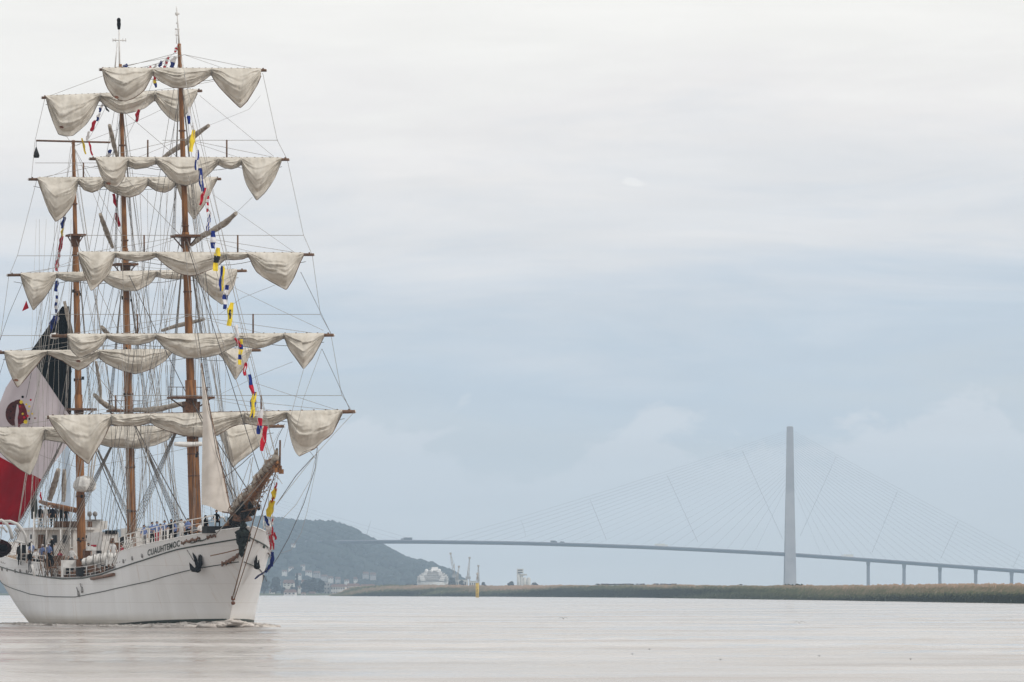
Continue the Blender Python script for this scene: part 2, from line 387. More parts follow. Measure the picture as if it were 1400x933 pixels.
def build_bank():
    base = [(452, 815.1), (470, 815.3), (560, 815.6), (700, 816.2), (880, 817.5), (1100, 820.6), (1250, 823), (1400, 825.6), (1560, 829.5), (1700, 834)]
    topy = [(452, 815.2), (462, 813), (472, 808), (485, 804), (505, 802.2), (540, 801.3), (700, 802.3), (880, 801.3), (1000, 802.6), (1150, 802), (1250, 800.4), (1400, 800.6), (1700, 798)]
    m = land_mat('reed_bank', (.47, .34, .245), (.155, .17, .09), (.042, .05, .03))
    mb = MB(); up = []; cols = []
    px = 452.0
    xs = []
    while px < 1700: xs.append(px); px += 2.5
    nk = 12
    for px in xs:
        d = (CAMZ - WATER) * F / (interp(base, px) - HZ)
        d *= 1 + .012 * noise.noise(Vector((px * .03, 0, 3)))
        B = Vector(((px - 700) / F * d, d, WATER - .25))
        run = 46.0
        zt = CAMZ + (HZ - interp(topy, px)) / F * (d + run)
        zt += .35 * noise.noise(Vector((px * .035, 4, 0))) + .22 * noise.noise(Vector((px * .19, 7, 0)))
        col = []
        for k in range(nk + 1):
            f = k / nk
            hh = (zt - B.z) * (1 - (1 - f) ** 2.1) + (.45 * noise.noise(Vector((B.x * .05, f * 3.1, 1.7))) + .25 * noise.noise(Vector((B.x * .4, f * 6, 5)))) * math.sin(math.pi * min(1, f * 1.05))
            col.append(Vector((B.x * (1 + run * f / d), d + run * f, B.z + hh))); 
        col.append(Vector((B.x * (1 + 260 / d), d + 260, zt - .8)))
        col.append(Vector((B.x * (1 + 1500 / d), d + 1500, max(1.0, zt - 3))))
        cols.append(col)
    rows = [[c[k] for c in cols] for k in range(nk + 3)]
    mb.grid(rows)
    o = mb.build('river_bank', m); tag(o, 'long low grassy dyke along the far side of the river', kind='structure')
    ups = [min(1, k / nk) for k in range(nk + 3) for _ in cols]
    at = o.data.attributes.new('up', 'FLOAT', 'POINT'); at.data.foreach_set('value', ups)
    # reeds and tussocks on it
    rb = MB(); upr = []
    rng = random.Random(3)
    for i in range(30000):
        a = rng.random() ** .9 * (len(xs) - 2); ia = int(a); fa = a - ia
        k = rng.random() * nk; ik = int(k); fk = k - ik
        p = cols[ia][ik].lerp(cols[ia + 1][ik], fa).lerp(cols[ia][ik + 1].lerp(cols[ia + 1][ik + 1], fa), fk)
        s = p.y / 2000
        wv = rng.uniform(.5, 1.6) * s; h = rng.uniform(.25, .8) * (.45 + .55 * s) * (.25 if ik >= nk - 2 else 1)
        o2 = len(rb.v); lean = rng.uniform(-.3, .3)
        rb.v += [(p.x - wv / 2, p.y, p.z - .15), (p.x + wv / 2, p.y + rng.uniform(-.5, .5), p.z - .15), (p.x + lean + wv * .28, p.y, p.z + h * .8), (p.x + lean - wv * .1, p.y, p.z + h)]
        rb.f.append((o2, o2 + 1, o2 + 2, o2 + 3)); rb.m.append(0); rb.sm.append(False)
        upr += [min(1, k / nk)] * 4
    o = rb.build('reeds', m); tag(o, 'tan and dark green reeds covering the far river bank', 'reeds', kind='stuff')
    at = o.data.attributes.new('up', 'FLOAT', 'POINT'); at.data.foreach_set('value', upr)
    return cols, xs
BANK, BXS = build_bank()
def bank_top(px, back=1):
    i = min(len(BXS) - 1, max(0, int((px - BXS[0]) / 2.5)))
    c = BANK[i][12]; return Vector(c)

# far shore: flat land with the town, then the wooded hill
def build_land():
    mb = MB()
    m = mat('far_fields', (.10, .11, .06), .95, .05, vscale=.004, dark=(.07, .08, .045))
    xs = [-3700 + 50 * i for i in range(149)]
    edge = lambda x: 5500 + 120 * noise.noise(Vector((x * .002, 1, 1)))
    rows = []
    for k, (dy, z) in enumerate([(0, WATER - .3), (8, .4), (30, .9), (1500, 1.2), (7300, 1.5)]):
        rows.append([Vector((x, edge(x) + dy, z)) for x in xs])
    mb.grid(rows)
    tag(mb.build('ground', m), 'flat hazy land beyond the river', kind='structure')
build_land()

HILL = [(-1200, 790), (-500, 772), (-200, 762), (0, 752), (80, 742), (150, 733), (230, 724), (300, 716), (365, 711), (385, 713.5), (420, 719), (432, 717), (447, 719), (455, 718), (476, 724), (490, 731), (503, 738), (520, 748), (540, 757), (548, 764),
        (562, 769), (575, 770), (590, 774), (604, 781), (618, 785), (630, 795), (645, 804), (700, 812)]
def build_hill():
    mb = MB(); Y0 = 9450.0
    rows = []
    xs = [-1200 + 8 * i for i in range(240)]
    for k in range(15):
        f = k / 14; row = []
        for px in xs:
            y = interp(HILL, px) + 3.0
            zt = CAMZ + (HZ - y) / F * Y0
            Y = Y0 - 2200 + 2200 * f * 1.0 if zt > 3 else Y0 - 2200 + 2200 * f
            zz = max(.6, zt) * (math.sin(f * math.pi / 2) ** 1.35) + .9
            zz += 3.5 * noise.noise(Vector((px * .02, f * 4, 0))) * math.sin(math.pi * f)
            row.append(Vector(((px - 700) / F * Y0, Y, zz)))
        rows.append(row)
    rows.append([Vector((q.x, Y0 + 700, .5)) for q in rows[-1]])
    mb.grid(rows)
    hm = mat('hill_ground', (.030, .040, .035), 1, .0, vscale=.01, var=.3)
    tag(mb.build('hill', hm), 'long wooded hill fading into the haze behind the bridge', kind='structure')
    # woods on it
    wb = MB(); rng = random.Random(5)
    ico = bmesh.new(); bmesh.ops.create_icosphere(ico, subdivisions=1, radius=1)
    iv = [v.co.copy() for v in ico.verts]; fi = [tuple(v.index for v in f.verts) for f in ico.faces]; ico.free()
    global HROWS; HROWS = rows
    n = 0
    while n < 6500:
        px = rng.uniform(-700, 640); f = rng.random() ** .6 * 1.0
        if rng.random() < .45: f = rng.uniform(.86, 1.0)
        i = int((px + 1200) / 8); k = min(13, int(f * 14)); 
        q = rows[k][i].lerp(rows[k + 1][i], f * 14 - k if k < 14 else 0)
        if q.z < 3: n += 1; continue
        r = rng.uniform(3.5, 7.0); hz = rng.uniform(.8, 1.15)
        vv = [Vector((a.x * r * 1.25, a.y * r, a.z * r * hz)) * rng.uniform(.8, 1.15) + Vector((q.x, q.y, q.z + r * .25)) for a in iv]
        wb.add(vv, fi, 0, True); n += 1
    tag(wb.build('woodland', M['tree']), 'dense woods covering the hazy hill', 'woods', kind='stuff')
build_hill()

def tree(px, py_base, py_top, wpx, Y, label, group=None, conical=False):
    base = PW(px, py_base, Y); base.z = 1.0
    H = PW(px, py_top, Y).z - 1.0; W = wpx / F * Y
    e = empty('tree', base, 0, label, 'tree', group)
    t = MB(); rng = random.Random(int(px * 7))
    t.tube([(0, 0, -.3), (.1, 0, H * .35), (0, .1, H * .7)], [H * .04, H * .028, H * .01], 6)
    for k in range(4):
        a = k * 1.6; t.tube([(0, 0, H * .3), (math.cos(a) * W * .25, math.sin(a) * W * .25, H * .55)], [H * .016, H * .006], 4)
    t.build('trunk', M['bark'], e)
    c = MB()
    for k in range(46):
        a = rng.uniform(0, 6.28); zf = rng.uniform(.22, .97)
        rr = (1 - zf) if conical else math.sin(math.pi * min(1, zf * .93 + .05)) ** .6
        rad = rr * math.sqrt(rng.random()) * W / 2
        s = rng.uniform(.09, .17) * (W + H * .3) * (.6 if conical else 1)
        c.blob((math.cos(a) * rad, math.sin(a) * rad, zf * H - s * .5), (s, s, s * .8), nu=6, nv=4, jit=.7, seed=k * 1.3)
    for k in range(260):
        a = rng.uniform(0, 6.28); zf = rng.uniform(.2, 1.0)
        rr = (1 - zf) if conical else math.sin(math.pi * min(1, zf * .93 + .05)) ** .6
        rad = rr * W / 2 * rng.uniform(.8, 1.12); s = .035 * (W + H * .3)
        p = Vector((math.cos(a) * rad, math.sin(a) * rad, zf * H)); 
        d1 = Vector((rng.uniform(-1, 1), rng.uniform(-1, 1), rng.uniform(-1, 1))) * s; d2 = Vector((rng.uniform(-1, 1), rng.uniform(-1, 1), rng.uniform(-1, 1))) * s
        c.add([p, p + d1, p + d1 + d2, p + d2], [(0, 1, 2, 3)])
    c.build('crown', M['tree'], e)
for i, (px, yt, wd, Y, con, lab) in enumerate([
    (361, 786, 13, 5560, 0, 'hazy round tree at the water edge just right of the ship bow'),
    (377, 789, 14, 5580, 0, 'hazy broad tree on the far shore left of the white villa'),
    (406, 783, 9, 5600, 1, 'tall pointed hazy tree between the white villa and the round grove'),
    (418, 793, 12, 5540, 0, 'low hazy tree at the foot of the tall pointed tree'),
    (428, 790, 15, 5570, 0, 'round hazy tree left of the long pale warehouse'),
    (439, 792, 9, 5590, 0, 'small round hazy tree one left of the dark block'),
    (399, 802, 7, 5520, 0, 'tiny hazy bush tree above the low white boathouse'),
    (388, 803, 9, 5530, 0, 'small hazy tree between the villa and the boathouse'),
    (348, 792, 12, 5600, 0, 'hazy tree half hidden behind the white bow'),
    (466, 800, 8, 5620, 0, 'small hazy tree in front of the warehouse roofline'),
    (699, 795, 9, 5600, 0, 'single round hazy tree left of the pale silo tower'),
    (731, 796, 10, 5600, 0, 'single round hazy tree right of the pale silo'),
    (661, 796, 6, 5650, 0, 'small hazy tree just right of the yellow beacon'),
    (618, 790, 9, 5700, 0, 'hazy tree right of the white passenger ship'),
    (631, 793, 7, 5700, 0, 'low hazy tree below the harbour cranes')]):
    tree(px, 813, yt, wd, Y, lab, 'hazy trees on the far shore', con)

def on_hill(px, py):
    i = int((px + 1200) / 8); best = None
    for k in range(14):
        for j in range(10):
            q = HROWS[k][i].lerp(HROWS[k + 1][i], j / 10); y = HZ - (q.z + 3 - CAMZ) * F / q.y
            if best is None or abs(y - py) < best[0]: best = (abs(y - py), q)
    return best[1]
def house(px, yb, yt, wpx, Y, label, wall='plaster', nwin=3, floors=1, cat='house', roofk=.45, flat=False, name='house'):
    if Y > 6500:
        q = on_hill(px, yb); Y = q.y - 6
    b = PW(px, yb, Y); W = wpx / F * Y; ztop = PW(px, yt, Y).z
    if Y > 6500: b.z = q.z + 3.5; ztop = max(ztop, b.z + W * .45)
    e = empty(name, (b.x, b.y, b.z), R(random.Random(int(px)).uniform(-12, 12)), label, cat, None)
    H = ztop - b.z; hr = 0 if flat else H * roofk; hw = H - hr; D = W * .7
    m = MB(); m.box((0, 0, (hw - 4) / 2), (W, D, hw + 4)); wl = m.build('wall', M[wall], e)
    r = MB()
    if flat: r.box((0, 0, hw + .15), (W * 1.04, D * 1.04, .3))
    else:
        x, y = W * .55, D * .58
        r.add([(-x, -y, hw - .3), (x, -y, hw - .3), (x, y, hw - .3), (-x, y, hw - .3), (-x * .8, 0, hw + hr), (x * .8, 0, hw + hr)],
              [(0, 1, 5, 4), (1, 2, 5), (2, 3, 4, 5), (3, 0, 4), (3, 2, 1, 0)])
        r.box((x * .4, y * .2, hw + hr * .8), (W * .07, W * .07, hr * .7))
    r.build('roof', M['roof' if not flat else 'plaster2'], e)
    for fl in range(floors):
        for k in range(nwin):
            g = MB(); wx = W * .45 / nwin; g.box(((k + .5) / nwin * W - W / 2, -D / 2 - .02, hw * (fl + .5) / floors), (wx, .12, hw / floors * .42))
            g.build('window', M['glass'], e)
    return e
house(395, 802, 793, 15, 5650, 'white villa with hipped roof among trees right of the bow', nwin=3, floors=2)
house(397, 814, 806, 16, 5515, 'low white boathouse on the water edge below the villa', nwin=3)
house(415, 799, 793, 6, 5700, 'small white house right of the tall pointed tree', nwin=2)
house(415, 814, 810, 6, 5520, 'tiny white hut on the water edge', nwin=1)
house(447, 813, 797, 8, 5600, 'dark narrow block at the left end of the warehouse', wall='plaster2', nwin=2, floors=3, flat=True)
house(401, 747, 743, 6, 8900, 'lone white house high on the wooded hill', nwin=2)
house(398, 780, 775, 7, 8000, 'white house half way down the hill slope', nwin=2)
house(422, 785, 780, 9, 7600, 'pale house on the lower slope above the town', nwin=3)
house(433, 787, 781, 9, 7500, 'grey gabled house on the lower slope', wall='plaster2', nwin=3)
house(443, 791, 786, 9, 7300, 'grey gabled house just above the warehouse', wall='plaster2', nwin=3)
house(408, 789, 784, 8, 7350, 'small pale house above the white villa', nwin=2)
house(486, 796, 789, 5, 6800, 'small bright house on the slope above the dyke end', nwin=2)
house(500, 788, 782, 8, 7600, 'pinkish house low on the hill left of its twin', wall='plaster2', nwin=3)
house(510, 789, 783, 8, 7600, 'pinkish house low on the hill right of its twin', wall='plaster2', nwin=3)
house(427, 813.5, 809, 9, 5540, 'low shed on the shore in front of the round grove', wall='plaster2', nwin=2)
for px, yb, yt, wd, lab, wl_ in ((372, 812, 806, 7, 'small pale cottage on the shore nearest the ship bow', 'plaster'), (381, 797, 792, 6, 'small pale house left of the white villa roof', 'plaster'), (408, 806, 801, 6, 'pale house half hidden by the pointed tree', 'plaster'),
    (452, 793, 788, 7, 'pale gabled house behind the warehouse left bay', 'plaster'), (462, 794, 789, 7, 'pale gabled house behind the middle of the warehouse', 'plaster2'), (474, 797, 792, 6, 'small pale house behind the warehouse right bay', 'plaster'),
    (389, 784, 779.5, 7, 'cream house on the slope above the white villa', 'plaster'), (414, 776, 772, 6, 'small cream house alone on the mid slope', 'plaster')):
    house(px, yb, yt, wd, 5660 if yb > 805 else 7000, lab, wall=wl_, nwin=2)
# long pale warehouse row
for k, (px, yt, wd, lab) in enumerate([(463, 799, 20, 'long pale warehouse with many windows, left bay nearest the dark block'), (483, 798, 18, 'middle bay of the long pale warehouse row'), (503, 799, 20, 'right bay of the pale warehouse row, half behind the dyke')]):
    house(px, 813.5, yt, wd, 5600 + 30 * k, lab, nwin=6, floors=2, cat='warehouse', roofk=.2, name='warehouse')

# ================================================================== BRIDGE
BY0 = 8500.0
DECK = [(-520, 790), (-150, 764), (90, 748.5), (240, 743.6), (385, 740.6), (480, 739.2), (560, 738.9), (700, 740.8), (800, 743.6), (900, 747.2), (1000, 752), (1080, 756.5), (1187, 764), (1285, 771.2), (1383, 778.4), (1482, 785.6), (1640, 797)]
def bx(px): return (px - 700) / F * BY0
def deckz(px):
    # smooth between the traced points
    a = [interp(DECK, px + d) for d in (-30, -15, 0, 15, 30)]
    return CAMZ + (HZ - sum(a) / 5) / F * BY0
def build_bridge():
    e = empty('cable_stayed_bridge', (bx(1080), BY0, 0), 0, 'long cable-stayed bridge crossing the river in the haze, with one slender concrete tower in view', 'bridge')
    ox, oy = bx(1080), BY0
    d = MB(); T = 3.5
    pxs = [-520 + 12 * i for i in range(181)]
    sec = [(-11.5, 0), (11.5, 0), (11.5, -.5), (6, -T), (-6, -T), (-11.5, -.5)]
    d.grid([[Vector((bx(p) - ox, y, deckz(p) + z - .6)) for (y, z) in sec] for p in pxs], close=True)
    d.build('deck', M['steel_blue'], e)
    for s in (-1, 1):
        r = MB()
        r.grid([[Vector((bx(p) - ox, s * 11.3 + q, deckz(p) + z - .6)) for (q, z) in ((0, 0), (0, 1.1), (.15, 1.1), (.15, 0))] for p in pxs])
        r.build('parapet', M['pier'], e)
    for s, px0 in ((1, 1080), (-1, 90)):
        x0 = bx(px0) - ox; zt = CAMZ + (HZ - 583) / F * BY0; zj = zt * .60
        p = MB()
        def ring(x, y, z, wx, wy): return [Vector((x - wx / 2, y - wy / 2, z)), Vector((x + wx / 2, y - wy / 2, z)), Vector((x + wx / 2, y + wy / 2, z)), Vector((x - wx / 2, y + wy / 2, z))]
        for q in (-1, 1):
            p.grid([ring(x0, q * (19 * (1 - f) ** 1.0 + 3), -1 + (zj + 2) * f, 14.5 - 4.0 * f, 6.5 - 1.0 * f) for f in (0, .25, .5, .75, 1)], close=True, smooth=False)
        rr = [ring(x0, 0, zj - 2 + (zt - zj + 2) * f, 10.6 - 2.8 * f, 10 - 3.5 * f) for f in (0, .3, .6, .9, .985)]
        rr.append(ring(x0, 0, zt, 6.0, 4.5)); p.grid(rr, close=True, smooth=False)
        p.add(rr[-1], [(0, 1, 2, 3)])
        p.box((x0, 0, deckz(px0) - 8), (9, 38, 5))
        p.build('tower', M['concrete'], e)
        c = MB(); c.box((x0, 0, 1.5), (26, 60, 5)); c.build('tower_footing', M['concrete'], e)
        ztop, zlow = zt - 5, zj + 4
        # two planes of stays either side of the tower: inner stays land close to the tower and start low
        for side in (-1, 1):
            reach = 480 if side * s < 0 else 372
            for k in range(23):
                f = (k + 1) / 23
                px1 = px0 + side * (28 + (reach - 28) * f)
                za = zlow + (ztop - zlow) * f ** .75
                xa, xb = x0 + side * 3, bx(px1) - ox
                for q in (-1, 1):
                    c = MB(); A = Vector((xa, q * 1.5, za)); B = Vector((xb, q * 10.5, deckz(px1)))
                    pts = []
                    for j in range(5):
                        g = j / 4; pt = A.lerp(B, g); pt.z -= 4 * (g - g * g) * (xb - xa) ** 2 * 2.2e-5; pts.append(pt)
                    c.tube(pts, .062, 3, cap=False)
                    c.build('stay_cable', M['cable'], e)
        ties = ([(1015, 617, 1070, 737), (912, 650, 954, 741), (807, 684, 829, 738), (713, 712, 719, 733), (1143, 625, 1094, 733), (1227, 672, 1192, 756), (1310, 713, 1286, 764), (1395, 755, 1385, 776)] if s > 0 else
                [(507, 712, 501, 733), (416, 681, 400, 737), (308, 652, 280, 738), (190, 622, 145, 740)])
        for (xa, ya, xb, yb) in ties:
            for q in (-1, 1):
                c = MB(); A = PW(xa, ya, BY0); B = PW(xb, yb, BY0)
                c.tube([(A.x - ox, q * 6, A.z), (B.x - ox, q * 4, B.z)], .085, 3, cap=False); c.build('cross_tie', M['tie'], e)
    for px in [1187 + 49 * i for i in range(10)] + [-40 - 49 * i for i in range(10)]:
        z = deckz(px) - 3.4; x = bx(px) - ox
        if z < 6: continue
        p = MB()
        p.grid([[Vector((x - a, -b, zz)), Vector((x + a, -b, zz)), Vector((x + a, b, zz)), Vector((x - a, b, zz))] for zz, a, b in ((-1, 1.9, 4), (z - 6, 1.75, 4), (z - .5, 2.3, 6.5), (z + .3, 2.3, 7))], close=True, smooth=False)
        p.build('pier', M['pier'], e)
build_bridge()

def truck(px, lpx, hpx, matn, label, cabside=1, kind='truck', lane=-6):
    z = deckz(px) - .58; L = lpx / F * BY0; H = hpx / F * BY0
    e = empty(kind if kind != 'lorry' else 'lorry', (bx(px), BY0 + lane, z), 0, label, 'lorry' if kind == 'lorry' else kind)
    if kind == 'lorry':
        b = MB(); b.box((-cabside * L * .1, 0, H * .58), (L * .78, 2.5, H * .8)); b.build('box_body', M[matn], e)
        c = MB(); cx = cabside * L * .40
        c.box((cx, 0, H * .42), (L * .17, 2.4, H * .62), taper=.93); c.box((0, 0, H * .16), (L * .95, 1.0, .3)); cc = c.build('cab', M['truckdark' if matn == 'truckdark' else 'truckwhite'], e)
        g = MB(); g.box((cx + cabside * L * .088, 0, H * .55), (.08, 2.1, H * .22)); g.build('windscreen', M['glass'], cc)
        wx = (-.42, -.34, -.26, .24, .42)
    else:
        b = MB(); P = []
        for x, z0, z1 in ((-.5, .35, .75), (-.47, .3, .85), (-.3, .3, 1.35), (.12, .3, 1.4), (.3, .3, .92), (.48, .3, .8), (.5, .35, .6)):
            P.append([Vector((x * L, -.85, z0)), Vector((x * L, .85, z0)), Vector((x * L, .75, z1)), Vector((x * L, -.75, z1))])
        b.grid(P, close=True, smooth=False); b.add(P[0], [(3, 2, 1, 0)]); b.add(P[-1], [(0, 1, 2, 3)]); b.build('body', M[matn], e)
        g = MB(); g.box((-.08 * L, 0, 1.12), (L * .34, 1.62, .32)); g.build('window', M['glass'], e)
        wx = (-.32, .32)
    for x in wx:
        for s in (-1, 1):
            wmb = MB(); wmb.tube([(x * L, s * (1.2 if kind == 'lorry' else .82) - .12, .42), (x * L, s * (1.2 if kind == 'lorry' else .82) + .12, .42)], .46 if kind == 'lorry' else .33, 10)
            wmb.build('wheel', M['tyre'], e)
truck(556, 15.5, 4.6, 'truckdark', 'dark grey articulated lorry on the bridge above the hill end', -1, 'lorry')
truck(757, 9, 3.8, 'truckdark', 'dark lorry leading the pair near the middle of the bridge deck', 1, 'lorry')
truck(769, 6, 2.9, 'truckdark', 'short dark lorry following close behind another on the bridge deck', 1, 'lorry')
truck(904, 18, 4.6, 'truckwhite', 'long cream lorry on the bridge between two cable ties', 1, 'lorry')
truck(944, 5.5, 2.6, 'truckwhite', 'small pale van on the bridge behind the cream lorry', 1, 'car')
truck(1038, 4.5, 2.3, 'truckdark', 'small dark car on the bridge left of the tower', 1, 'car')
truck(1054, 5, 2.6, 'truckdark', 'dark car on the bridge closest to the left side of the tower', 1, 'car')
truck(1097, 4.5, 2.2, 'truckwhite', 'pale car on the bridge just right of the tower', 1, 'car')
truck(1158, 17, 4.4, 'truckwhite', 'cream lorry on the bridge between the tower and the first viaduct pier', -1, 'lorry')

# ================================================================== HARBOUR
def passenger_ship():
    Y = 6000.0; b = PW(591, 801, Y); k = Y / F
    e = empty('passenger_ship', (b.x, Y, WATER), 0, 'white multi-deck passenger ship seen end-on behind the dyke', 'passenger ship')
    def X(px): return (px - 591) * k
    def Z(py): return (HZ - py) * k + CAMZ - WATER
    h = MB()
    P = []
    for z, hw, ln in ((-1, 7, 60), (2.5, 11.5, 68), (6, 13, 74), (Z(796), 13.3, 76)):
        P.append([Vector((-hw, ln, z)), Vector((-hw, 6, z)), Vector((-hw * .6, -1, z)), Vector((0, -5, z)), Vector((hw * .6, -1, z)), Vector((hw, 6, z)), Vector((hw, ln, z))])
    h.grid(P, close=True); h.build('hull', M['white'], e)
    tiers = [(570, 612, 793), (570.5, 612, 790.5), (571, 611.5, 788), (573, 610, 785.8), (576, 607, 783.6), (580, 603, 781.6), (585, 597, 780)]
    zp = Z(796)
    for i, (a, c, yt) in enumerate(tiers):
        zt = Z(yt); m = MB(); off = 2 + i * 2.2
        m.box(((X(a) + X(c)) / 2, off + 30, (zp + zt) / 2), (X(c) - X(a), 60, zt - zp - .55)); 
        m.box(((X(a) + X(c)) / 2, off + 29.5, zt - .12), (X(c) - X(a) + .8, 61, .24)); t = m.build('superstructure_deck', M['white'], e)
        n = int((c - a) / 4)
        g = MB(); g.box(((X(a) + X(c)) / 2, off - .06, (zp + zt) / 2), ((X(c) - X(a)) * .9, .12, (zt - zp) * .3)); g.build('window_band', M['plaster2'], t)
        for sx in (-1, 1):
            g = MB(); xx = (X(a) + X(c)) / 2 + sx * (X(c) - X(a)) * (.30 + .03 * (i % 3)); g.box((xx, off - .8, zt - .2), ((X(c) - X(a)) * .16, 1.6, (zt - zp) * .75)); g.build('balcony', M['white'], t)
        zp = zt
    f = MB(); f.box((X(594), 30, Z(778.6)), (7, 9, 4), taper=.75); f.build('funnel', M['white'], e)
    for dx, r_ in ((583, 1.5), (600, 1.7), (590, 1.2)):
        f = MB(); f.tube([(X(dx), 14, Z(784)), (X(dx), 14, Z(780.6))], .6, 8); f.blob((X(dx), 14, Z(780.4)), (r_, r_, r_)); f.build('radome', M['white'], e)
    f = MB(); f.tube([(X(587), 10, Z(780)), (X(587), 10, Z(776.5))], .3, 6); f.box((X(587), 10, Z(778)), (3, .3, .3)); f.build('mast', M['grey'], e)
passenger_ship()

def crane(px, yb, yt, tip, Y, label, w=5):
    b = PW(px, yb, Y); k = Y / F; H = (yb - yt) * k + 6
    e = empty('harbour_crane', (b.x, Y, b.z - 6), 0, label, 'crane', 'harbour cranes behind the dyke')
    t = MB(); 
    for x in (-1, 1):
        for y in (-1, 1): t.tube([(x * w * .5, y * w * .5, 0), (x * w * .18, y * w * .18, H * .35)], .28, 4)
    t.box((0, 0, H * .12), (w, w, .5)); t.build('portal', M['crane'], e)
    c = MB(); c.box((0, 0, H * .38), (w * .7, w * .9, H * .08)); c.build('cab', M['plaster2'], e)
    m = MB(); m.tube([(0, 0, H * .38), (0, 0, H * .72)], .35, 5); m.build('mast', M['crane'], e)
    j = MB(); T = Vector((tip * k, 0, H)); A = Vector((0, 0, H * .42))
    side = Vector((1, 0, 0)) * .55
    for s in (-1, 1): j.tube([A + side * s * 1.6, T + side * s * .4], .2, 4)
    for q in range(8):
        g = q / 8; g2 = (q + 1) / 8; j.tube([A.lerp(T, g) + side * (1.6 - 1.2 * g) * (1 if q % 2 else -1), A.lerp(T, g2) + side * (1.6 - 1.2 * g2) * (-1 if q % 2 else 1)], .12, 3)
    j.box(T, (1.8, 1.5, 1.6)); j.build('jib', M['crane'], e)
    r = MB(); r.tube([T, (0, 0, H * .72)], .08, 3); r.tube([T, T - Vector((0, 0, H * .25))], .08, 3); r.build('hoist_rope', M['tie'], e)
crane(621, 797, 757, -5, 5900, 'tall thin harbour crane with its jib leaning left, leftmost of the cranes')
crane(625, 797, 775, 2.5, 5850, 'short harbour crane with a dark head, between the two tall cranes', 4)
crane(640, 797, 763, 2, 5800, 'tall beige harbour crane with a near vertical jib', 6)
crane(654, 797, 774, 0, 5950, 'faint thin harbour crane right above the yellow beacon', 3)
for px, yt, wd, lab in ((633, 793, 12, 'pale low workshop under the tall beige crane'), (646, 795, 9, 'pale low shed left of the yellow beacon')):
    house(px, 803, yt, wd, 5780, lab, nwin=3, flat=True, cat='workshop', name='workshop')

def silo():
    Y = 5800.0; k = Y / F; b = PW(709, 802, Y)
    e = empty('silo_tower', (b.x, Y, 0), 0, 'pale concrete silo tower with a jutting head, between two round trees', 'silo')
    def Z(py): return CAMZ + (HZ - py) * k
    m = MB(); m.tube([(0, 0, 0), (0, 0, Z(778))], 1.5, 10); m.tube([(2.6, 0, 0), (2.6, 0, Z(786))], 1.2, 10); m.build('shaft', M['plaster'], e)
    m = MB(); m.box((1.3, 0, Z(781)), (5.5, 4, 6 * k)); m.box((4, 0, Z(786)), (6, 3, 2.4 * k)); m.build('head_house', M['plaster'], e)
    for z in (780, 783):
        g = MB(); g.box((1.3, -2.03, Z(z)), (4, .1, .8)); g.build('window', M['glass'], e)
    e2 = empty('storage_silo', (PW(720, 802, Y).x, Y, 0), 0, 'stubby pale round silo right of the silo tower', 'silo')
    for s in (-1.7, 1.7):
        m = MB(); m.tube([(s, 0, 0), (s, 0, Z(791)), (s, 0, Z(789.5))], [1.65, 1.65, .5], 12); m.build('tank', M['plaster'], e2)
silo()

def beacon():
    y = 817.0; Y = (CAMZ - WATER) * F / (y - HZ); k = Y / F; p = PW(652.5, y, Y)
    e = empty('river_beacon', (p.x, Y, WATER), 0, 'yellow pile beacon with a small lattice topmark, standing in the river before the dyke', 'beacon')
    Z = lambda py: (y - py) * k
    m = MB(); r = 2.25 * k
    m.tube([(0, 0, -1), (0, 0, Z(798))], r, 20)
    m.tube([(0, 0, Z(798)), (0, 0, Z(797.4))], r * 1.12, 20)
    m.build('pile', M['yellow'], e)
    for z, x in ((804, -.4), (806.5, .2), (808.3, -.2)):
        m = MB(); m.box((x, -r - .01, Z(z)), (r * .5, .06, .35)); m.build('dark_marking', M['rust'], e)
    m = MB()
    for a in range(4):
        c, s = math.cos(a * 1.5708 + .8), math.sin(a * 1.5708 + .8)
        m.tube([(c * .75, s * .75, Z(797.4)), (c * .35, s * .35, Z(789)), (0, 0, Z(786))], .1, 4)
    for q in (0, 1, 2): m.tube([(.65 * math.cos(t) * (1 - .15 * q), .65 * math.sin(t) * (1 - .15 * q), Z(796 - 3 * q)) for t in [i * .7854 for i in range(9)]], .07, 4)
    m.build('lattice', M['crane'], e)
    m = MB(); m.blob((0, 0, Z(784.8)), (.5, .5, .6)); m.tube([(0, 0, Z(792)), (0, 0, Z(784))], .28, 8); m.build('lantern', M['crane'], e)
    m = MB()
    for q in range(10): m.box((0, -r - .12, Z(816 - 1.8 * q)), (.5, .05, .05))
    m.box((-.25, -r - .1, Z(807)), (.05, .05, 18 * k)); m.box((.25, -r - .1, Z(807)), (.05, .05, 18 * k)); m.build('ladder', M['yellow'], e)
beacon()

